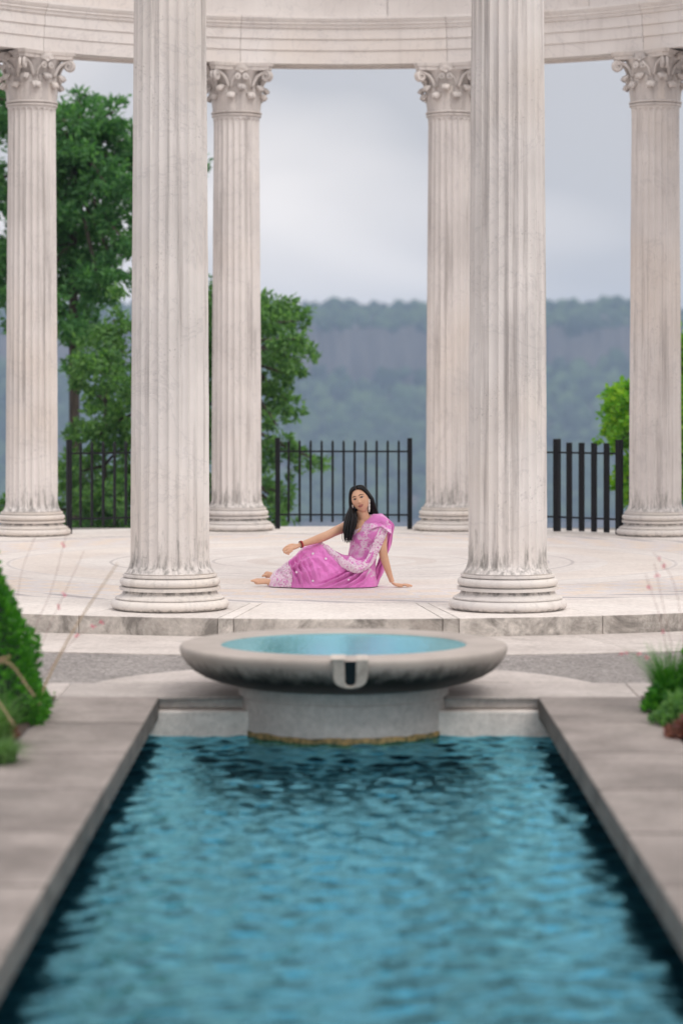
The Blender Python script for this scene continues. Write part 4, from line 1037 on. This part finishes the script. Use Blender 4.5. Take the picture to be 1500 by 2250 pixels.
MB().tube(up_l, [0.0008,0.0018,0.0026,0.0032,0.0036,0.0038,0.0034,0.0038,0.0036,0.0032,0.0026,0.0018,0.0008], 8).build('upper_lip', lipm, woman, True)
lo_l = [on_face(t*0.0210, -0.0635 + 0.0085*t*t + 0.002*t, 0.0012) for t in np.linspace(-1, 1, 13)]
MB().tube(lo_l, [0.0008,0.0022,0.0034,0.0042,0.0048,0.0050,0.0050,0.0050,0.0048,0.0042,0.0034,0.0022,0.0008], 8).build('lower_lip', lipm, woman, True)
MB().tube([on_face(t*0.0240, -0.0578 + 0.0065*t*t + 0.002*t, 0.0018) for t in np.linspace(-1, 1, 11)], 0.0010, 6).build('mouth_line', simple('mouth_line', (0.10,0.025,0.022), 0.6), woman, True)

# hair: cap and long locks
def build_hair():
    g = np.random.default_rng(77); m = MB()
    nu, nv = 40, 28; V = []; F = []
    for j in range(nv):
        for i in range(nu):
            u = 2*pi*i/nu; lat = -0.75 + (pi/2+0.75)*j/(nv-1)
            x, y, z = sin(u)*cos(lat), -cos(u)*cos(lat), sin(lat)
            V.append(hp(x*0.0785, 0.030 + y*0.0800, 0.012 + z*0.1055 + 0.002*sin(u*31)))
    for j in range(nv-1):
        for i in range(nu): k = (i+1) % nu; F.append((j*nu+i, j*nu+k, (j+1)*nu+k, (j+1)*nu+i))
    m.add(V, F)
    # from the parting down over the temples
    for s, n in ((-1, 46), (1, 40)):
        for k in range(n):
            t = k/(n-1); y0 = -0.056 + 0.135*t; y0j = y0 + g.normal()*0.004
            zt = 0.112*sqrt(max(0.05, 1-((y0-0.015)/0.105)**2)) + 0.006
            p0 = hp(s*0.003, y0j, zt); p1 = hp(s*0.046, y0j + 0.010*(1-t), zt*0.80 + 0.006); p2 = hp(s*0.0735, 0.62*y0j + 0.008 + 0.010*(s > 0), 0.026 + g.normal()*0.003)
            if s < 0:
                p3 = hp(-0.083 - g.random()*0.006, 0.5*y0j + 0.004, -0.030)
                e = g.random(); yy = -0.085 + 0.15*t
                p4 = L(Q(858 + 80*e, 345, yy*0.8 - 0.045)); p5 = L(Q(845 + 72*e + g.normal()*3, 440, yy*0.7 - 0.080)); p6 = L(Q(853 + 40*e + g.normal()*5, 505 + 40*g.random(), yy*0.5 - 0.090))
                pts = [p0, p1, p2, p3, p4, p5, p6]
            else:
                p3 = hp(0.082 + g.random()*0.008, 0.020 + 0.05*t, -0.030)
                e = g.random(); p4 = L(Q(1052 + 38*e, 275, 0.02 + 0.06*t)); p5 = L(Q(1060 + 52*e, 345, 0.05 + 0.05*t)); p6 = L(Q(1040 + 70*e, 420, 0.085 + 0.05*t))
                pts = [p0, p1, p2, p3, p4, p5, p6]
            R = 0.0085 + 0.004*g.random(); n_ = 26
            rad = [R*(0.55 + 0.6*min(1, i/6))*(1 if i < 19 else max(0.06, 1-((i-19)/6.2)**1.2)) for i in range(n_)]
            m.tube(bezier_smooth(pts, n_), rad, 6)
    # fill behind the neck
    for k in range(26):
        e = k/25; m.tube(bezier_smooth([hp(-0.06+0.12*e, 0.085, 0.02), hp(-0.07+0.14*e, 0.085, -0.06), L(Q(880+190*e, 360, 0.075)), L(Q(872+190*e, 440 if e > 0.3 else 500, 0.10))], 14), [0.011]*11 + [0.009,0.006,0.002], 6)
    # a few loose strands at the ends
    for k in range(10):
        x = 838 + 9*k*g.random()*1.2; m.tube(bezier_smooth([L(Q(858,330,-0.05)), L(Q(x-2,420,-0.06)), L(Q(x-4+g.normal()*4,500,-0.06)), L(Q(x+10+g.normal()*6,540,-0.06))], 12), [0.0022]*10 + [0.0015,0.0006], 5)
    return m.build('hair', MAT['hair'], woman, True)
build_hair()

# skirt of the sari -------------------------------------------------
sx_ = [250, 275, 300, 360, 440, 520, 580, 630, 660, 700, 760, 830, 900, 1000, 1050, 1080, 1105]
st_ = [842, 800, 768, 728, 664, 592, 560, 543, 541, 562, 606, 640, 650, 645, 690, 760, 858]
yf_ = [-0.06, -0.095, -0.115, -0.15, -0.20, -0.245, -0.265, -0.275, -0.275, -0.27, -0.255, -0.235, -0.215, -0.190, -0.155, -0.11, -0.04]
yb_ = [0.05, 0.08, 0.10, 0.12, 0.14, 0.15, 0.16, 0.17, 0.17, 0.17, 0.18, 0.19, 0.20, 0.20, 0.19, 0.17, 0.13]
FOLDS = [([(415,690),(440,760),(480,870)],9,.016),([(450,665),(500,770),(530,880)],11,.018),([(480,640),(540,760),(600,870)],12,.014),([(360,745),(450,670),(560,585)],12,.012),
         ([(400,760),(500,690),(620,640)],13,.010),([(560,885),(700,850),(820,800),(930,748)],13,.020),([(700,885),(830,838),(960,770)],13,.018),([(830,885),(920,840),(1045,745)],12,.018),([(930,885),(1000,830),(1060,760)],11,.016),
         ([(620,640),(690,700),(760,800)],20,.010),([(650,560),(720,650),(850,745)],18,.010),([(540,620),(600,700),(640,840)],16,.010),([(600,870),(760,810),(900,742)],9,-.010),([(430,700),(480,790),(510,880)],7,-.012),([(850,860),(940,800),(1050,715)],8,-.010)]
def seg_dist(px_, py_, pl):
    best = 1e9; along = 0
    for i in range(len(pl)-1):
        ax, ay = pl[i]; bx, by = pl[i+1]; dx, dy = bx-ax, by-ay; t = max(0, min(1, ((px_-ax)*dx+(py_-ay)*dy)/(dx*dx+dy*dy)))
        d = sqrt((px_-ax-t*dx)**2 + (py_-ay-t*dy)**2)
        if d < best: best = d; along = (i+t)/(len(pl)-1)
    return best, along
def skirt_pt(zx, t, off=0.0):
    """t in 0..1 from the floor in front (0) over the ridge (0.6) to the floor behind (1)"""
    top = interp(zx, sx_, st_); yf = interp(zx, sx_, yf_); yb = interp(zx, sx_, yb_); zt = Q(zx, top).z - FLOOR
    yr = 0.025
    if t <= 0.6:
        q = t/0.6; a = q*pi/2; e1, e2 = 0.90, 0.82
        y = yr + (yf-yr)*cos(a)**e1; z = zt*sin(a)**e2
    else:
        q = (t-0.6)/0.4; a = q*pi/2; y = yr + (yb-yr)*sin(a)**0.9; z = zt*cos(a)**0.8
    # folds
    if t < 0.75:
        zy = 884 - z/KM; env = sin(min(1, t/0.12)*pi/2)*min(1, (0.75-t)/0.15)*min(1, (zx-250)/60.0)
        hem = exp(-((zx-470)/150)**2); lap = exp(-((zx-960)/150)**2)
        an = atan2(zy-760, zx-330); d1 = 0.017*hem*sin(an*15 + 2.2*fbm(zx*0.012, t*3.0)); 
        a2 = atan2(zy-700, 1090-zx); d2 = 0.018*lap*sin(a2*13 + 2.6*fbm(zx*0.01, t*2+5))
        d3 = 0.018*fbm(zx*0.010 + zy*0.009, zx*0.004 - zy*0.012, 3.0) + 0.008*fbm(zx*0.03, zy*0.014, 9.0)
        d4 = 0.0
        for pl, w_, am in FOLDS:
            dd, al = seg_dist(zx, zy, pl)
            if dd < w_*2.4: d4 += 1.15*am*(exp(-(dd/(w_*0.75))**2) - 0.35*exp(-((dd-w_*1.5)/(w_*0.5))**2))*min(1, 4*al+0.15, 4*(1-al)+0.15)
        k = (0.6*d1+0.6*d2+d3)*env + 1.45*d4*min(1, t/0.04) + off; y -= k*0.85; z += k*0.45*min(1, z/0.05)
    x = W0.x + (zx-900)*KM
    return Vector((x - W0.x, y + PD - W0.y, max(0.004, z + 0.002)))
def skirt_grid(name, x0, x1, t0, t1, nx, nt_, mat, off=0.0, edge=None, parent=None, thick=0.0):
    V = []; F = []
    for j in range(nt_):
        t = t0 + (t1-t0)*j/(nt_-1)
        for i in range(nx):
            zx = x0 + (x1-x0)*i/(nx-1)
            if edge: zx = edge(i/(nx-1), t)
            V.append(skirt_pt(zx, t, off))
    for j in range(nt_-1):
        for i in range(nx-1): F.append((j*nx+i, j*nx+i+1, (j+1)*nx+i+1, (j+1)*nx+i))
    if not thick: 
        F.append(tuple(j*nx for j in range(nt_-1, -1, -1))); F.append(tuple(j*nx+nx-1 for j in range(nt_)))
    o = mesh_obj(name, V, F, mat, parent or woman, True)
    if thick:
        m = o.modifiers.new('s', 'SOLIDIFY'); m.thickness = thick; m.offset = 0
    return o
skirt = skirt_grid('sari_skirt', 250, 1105, 0.0, 1.0, 300, 130, MAT['sari'])
hem = skirt_grid('hem_border', 0, 0, 0.0, 0.72, 46, 60, MAT['border'], off=0.005, edge=lambda s, t: 253 + s*((430 if t < 0.30 else 430 - (t-0.30)*160) - 253 + 10*sin(t*14)), parent=skirt, thick=0.003)
fl = MB()
for zx, t in ((512,0.50),(700,0.27),(473,0.16),(875,0.07),(600,0.05),(1050,0.28),(780,0.42),(600,0.33)):
    c = skirt_pt(zx, t, 0.004); nrm = Vector((0,-0.85,0.5)).normalized(); e1 = Vector((1,0,0)); e2 = nrm.cross(e1); m = MB()
    for k in range(7):
        a = 2*pi*k/7; p = c + (e1*cos(a)+e2*sin(a))*0.0062; m.sphere(p, (0.0045,0.0025,0.0045), 8, 6)
    m.sphere(c, (0.004,0.003,0.004), 8, 6)
    m.build('embroidered_flower', simple('white_thread', (0.82,0.72,0.80), 0.8) if not MAT.get('thread') else MAT['thread'], skirt, True)

# upper drape over the chest ------------------------------------------
ty_ = [318, 345, 370, 417, 464, 520, 580, 640, 700, 750, 800, 850]
tl_ = [1068, 1035, 1003, 946, 899, 890, 886, 874, 868, 872, 890, 930]
tr_ = [1125, 1172, 1190, 1185, 1158, 1138, 1112, 1096, 1090, 1090, 1086, 1070]
td_ = [0.040, 0.078, 0.092, 0.106, 0.114, 0.112, 0.106, 0.108, 0.122, 0.140, 0.150, 0.150]
def torso_pt(zy, a, off=0.0):
    """a: 0 at the left side, pi/2 in front, pi at the right side, on round the back"""
    l, r, d = interp(zy, ty_, tl_), interp(zy, ty_, tr_), interp(zy, ty_, td_)
    cx = (l+r)/2; hw = (r-l)/2; yc = 0.0 - 0.055*((zy < 480)*1.0)*min(1, (480-zy)/130)*0 
    s = cos(a); sgn = 1 if s > 0 else -1
    zx = cx - hw*sgn*abs(s)**0.85; y = -d*(abs(sin(a))**0.6 if sin(a) > 0 else sin(a)) - 0.058*(zx-1010)/130*(1 if zy < 640 else max(0, (760-zy)/120))
    if sin(a) > 0:      # folds fan out from the shoulder
        an = atan2(zy-330, 1175-zx); env = sin(a)**0.5*min(1, max(0, (zy-350)/60))
        y -= (0.009*sin(an*22 + 1.5*fbm(zx*0.012, zy*0.006)) + 0.007*fbm(zx*0.014, zy*0.010, 4))*env + off
        # bust
        y -= 0.020*exp(-((zx-945)/55)**2 - ((zy-505)/55)**2) + 0.024*exp(-((zx-1065)/60)**2 - ((zy-500)/60)**2)
    p = L(Q(zx, zy, 0)); p.y += y; return p
V = []; F = []; na, nz = 72, 80
for j in range(nz):
    zy = 318 + (850-318)*j/(nz-1)
    for i in range(na): V.append(torso_pt(zy, 2*pi*i/na))
for j in range(nz-1):
    for i in range(na): k = (i+1) % na; F.append((j*na+i, (j+1)*na+i, (j+1)*na+k, j*na+k))
F.append(tuple(range(na)))
top = mesh_obj('sari_drape', V, F, MAT['pallu'], woman, True)

# border band: from the shoulder, down the side, across the lap and up to the knee
def ribbon(name, mid, widths, mat, parent, sub=60, nw=9, wav=0.004, thick=0.004):
    pp = bezier_smooth(mid, sub); V = []; F = []
    for i, p in enumerate(pp):
        t = (pp[min(i+1, sub-1)] - pp[max(0, i-1)]).normalized(); s = t.cross(Vector((0,1,0.25))).normalized(); w = interp(i/(sub-1), np.linspace(0, 1, len(widths)), widths)
        for j in range(nw):
            q = j/(nw-1)*2-1; r = p + s*(w*0.5*q) + Vector((0, 1, 0))*(0.010*q*q*1.0) + Vector((0,-1,0))*(wav*sin(i*0.55+q*2)); V.append(r)
    for i in range(sub-1):
        for j in range(nw-1): F.append((i*nw+j, i*nw+j+1, (i+1)*nw+j+1, (i+1)*nw+j))
    o = mesh_obj(name, V, F, mat, parent, True); m = o.modifiers.new('s', 'SOLIDIFY'); m.thickness = thick; m.offset = 0; return o
B_ = lambda zx, zy, dy: L(Q(zx, zy, dy))
band = ribbon('drape_border', [B_(1180,378,-0.105), B_(1150,430,-0.150), B_(1112,520,-0.160), B_(1078,600,-0.158), B_(1040,675,-0.185), B_(985,725,-0.225), B_(925,735,-0.250), B_(850,700,-0.240), B_(780,645,-0.195), B_(720,600,-0.145), B_(665,560,-0.085), B_(640,548,-0.03)],
              [0.070,0.078,0.078,0.072,0.070,0.066,0.068,0.070,0.066,0.060,0.050,0.030], MAT['border'], top, 90)
# cloth between drape and lap (hanging swag inside the band)
V = []; F = []; n1, n2 = 40, 16
up_e = bezier_smooth([B_(1068,560,-0.135), B_(1030,640,-0.150), B_(985,670,-0.165), B_(930,665,-0.165), B_(890,640,-0.150)], n1)
lo_e = bezier_smooth([B_(1070,640,-0.165), B_(1030,705,-0.200), B_(975,740,-0.230), B_(920,735,-0.245), B_(850,690,-0.232)], n1)
for i in range(n1):
    for j in range(n2):
        t = j/(n2-1); p = up_e[i].lerp(lo_e[i], t); p.y -= 0.012*sin(t*pi) + 0.006*sin(t*13 + i*0.10); V.append(p)
for i in range(n1-1):
    for j in range(n2-1): F.append((i*n2+j, i*n2+j+1, (i+1)*n2+j+1, (i+1)*n2+j))
o = mesh_obj('waist_swag', V, F, MAT['pallu'], top, True); m = o.modifiers.new('s', 'SOLIDIFY'); m.thickness = 0.004
# loose end falling behind the arm
V = []; F = []; n1, n2 = 70, 26
le = bezier_smooth([B_(1120,352,-0.06), B_(1168,420,-0.055), B_(1158,520,-0.03), B_(1128,640,0.0), B_(1085,740,0.02), B_(1050,800,0.03), B_(1046,876,0.03)], n1)
re = bezier_smooth([B_(1172,345,-0.10), B_(1230,402,-0.09), B_(1222,500,-0.05), B_(1196,600,-0.01), B_(1166,700,0.02), B_(1146,790,0.04), B_(1110,876,0.05)], n1)
for i in range(n1):
    for j in range(n2):
        t = j/(n2-1); p = le[i].lerp(re[i], t); f = min(1, i/14)
        p.y += f*(0.016*sin(t*15 + 0.6*sin(i*0.09)) + 0.010*fbm(t*3, i*0.06)); p.x += f*0.004*sin(i*0.3+t*5); p.z = max(p.z, 0.004); V.append(p)
for i in range(n1-1):
    for j in range(n2-1): F.append((i*n2+j, i*n2+j+1, (i+1)*n2+j+1, (i+1)*n2+j))
o = mesh_obj('loose_end', V, F, MAT['sari'], top, True); m = o.modifiers.new('s', 'SOLIDIFY'); m.thickness = 0.005
# shoulder cover in front: the pallu lying over the shoulder point
V = []; F = []; n1, n2 = 24, 24
for i in range(n1):
    for j in range(n2):
        s, t = i/(n1-1), j/(n2-1)      # s across to the shoulder tip, t from the back over to the front
        zx = 1010 + 205*s; zx = 1040 + 180*s; zy = 326 - 10*sin(s*2.2) + 150*max(0, s-0.55) + 105*(t**2)*(1-0.25*s); y = 0.07 - 0.225*t - 0.045*s - 0.012*sin(t*9+s*4)*t
        V.append(B_(zx - 12*t*s, zy, y))
for i in range(n1-1):
    for j in range(n2-1): F.append((i*n2+j, i*n2+j+1, (i+1)*n2+j+1, (i+1)*n2+j))
o = mesh_obj('shoulder_fold', V, F, MAT['pallu'], top, True); m = o.modifiers.new('s', 'SOLIDIFY'); m.thickness = 0.005
# blouse sleeve on the far arm
MB().tube(bezier_smooth([B_(985,470,-0.01), B_(935,420,0.04), B_(878,420,0.080), B_(846,430,0.060)], 8), [0.085,0.070,0.056,0.055,0.054,0.053,0.052,0.0515], 18).build('blouse_sleeve', MAT['blouse'], woman, True)
# earrings and bracelet
for c, lens in ((hp(0.071, -0.006, -0.026), (0,14,28,42,56,68,80,92)), (hp(-0.072, -0.022, -0.030), (0,12,24,36,48,60,70))):
    e_ = MB()
    for k, dz in enumerate(lens):
        r = (0.0068,0.0075,0.0055,0.0085,0.0062,0.0088,0.0062,0.0045)[k]; e_.sphere(c + Vector((0.0, -0.006, -dz*0.001*1.02)), (r, r*0.7, r), 10, 8)
        for q in range(4):
            a = q*pi/2 + 0.6; e_.sphere(c + Vector((cos(a)*r*1.05, -0.006, -dz*0.001*1.02 + sin(a)*r*1.05)), r*0.42, 6, 5)
    e_.build('earring', MAT['silver'], woman, True)
wc, wd_ = B_(508,549,-0.152), (B_(498,552,-0.155)-B_(600,522,-0.11)).normalized(); e1 = wd_.orthogonal().normalized(); e2 = wd_.cross(e1)
for k, (dx, col) in enumerate(((0.0, (0.42,0.02,0.03)), (0.007, (0.10,0.01,0.02)), (-0.007, (0.55,0.05,0.04)))):
    m = MB(); n = 18
    for q in range(n): a = 2*pi*q/n; m.sphere(wc + wd_*dx + (e1*cos(a)+e2*sin(a))*0.0262, 0.0044, 7, 5)
    m.build('bracelet', simple('bracelet_bead', col, 0.35), woman, True)

# ------------------------------------------------------------------ air
def build_haze():
    o = MB().box(-1150, 1150, -70, 2650, -93, 90).build('haze', None)
    m = bpy.data.materials.new('haze_air'); m.use_nodes = True; t = m.node_tree; t.nodes.clear()
    out = t.nodes.new('ShaderNodeOutputMaterial'); v = t.nodes.new('ShaderNodeVolumePrincipled')
    v.inputs['Color'].default_value = (0.55, 0.72, 0.98, 1); v.inputs['Density'].default_value = 0.00025
    v.inputs['Anisotropy'].default_value = 0.0
    t.links.new(v.outputs[0], out.inputs['Volume']); o.data.materials.append(m)
    tag(o, 'pale blue haze filling the air over the river', 'haze', kind='stuff')
build_haze()
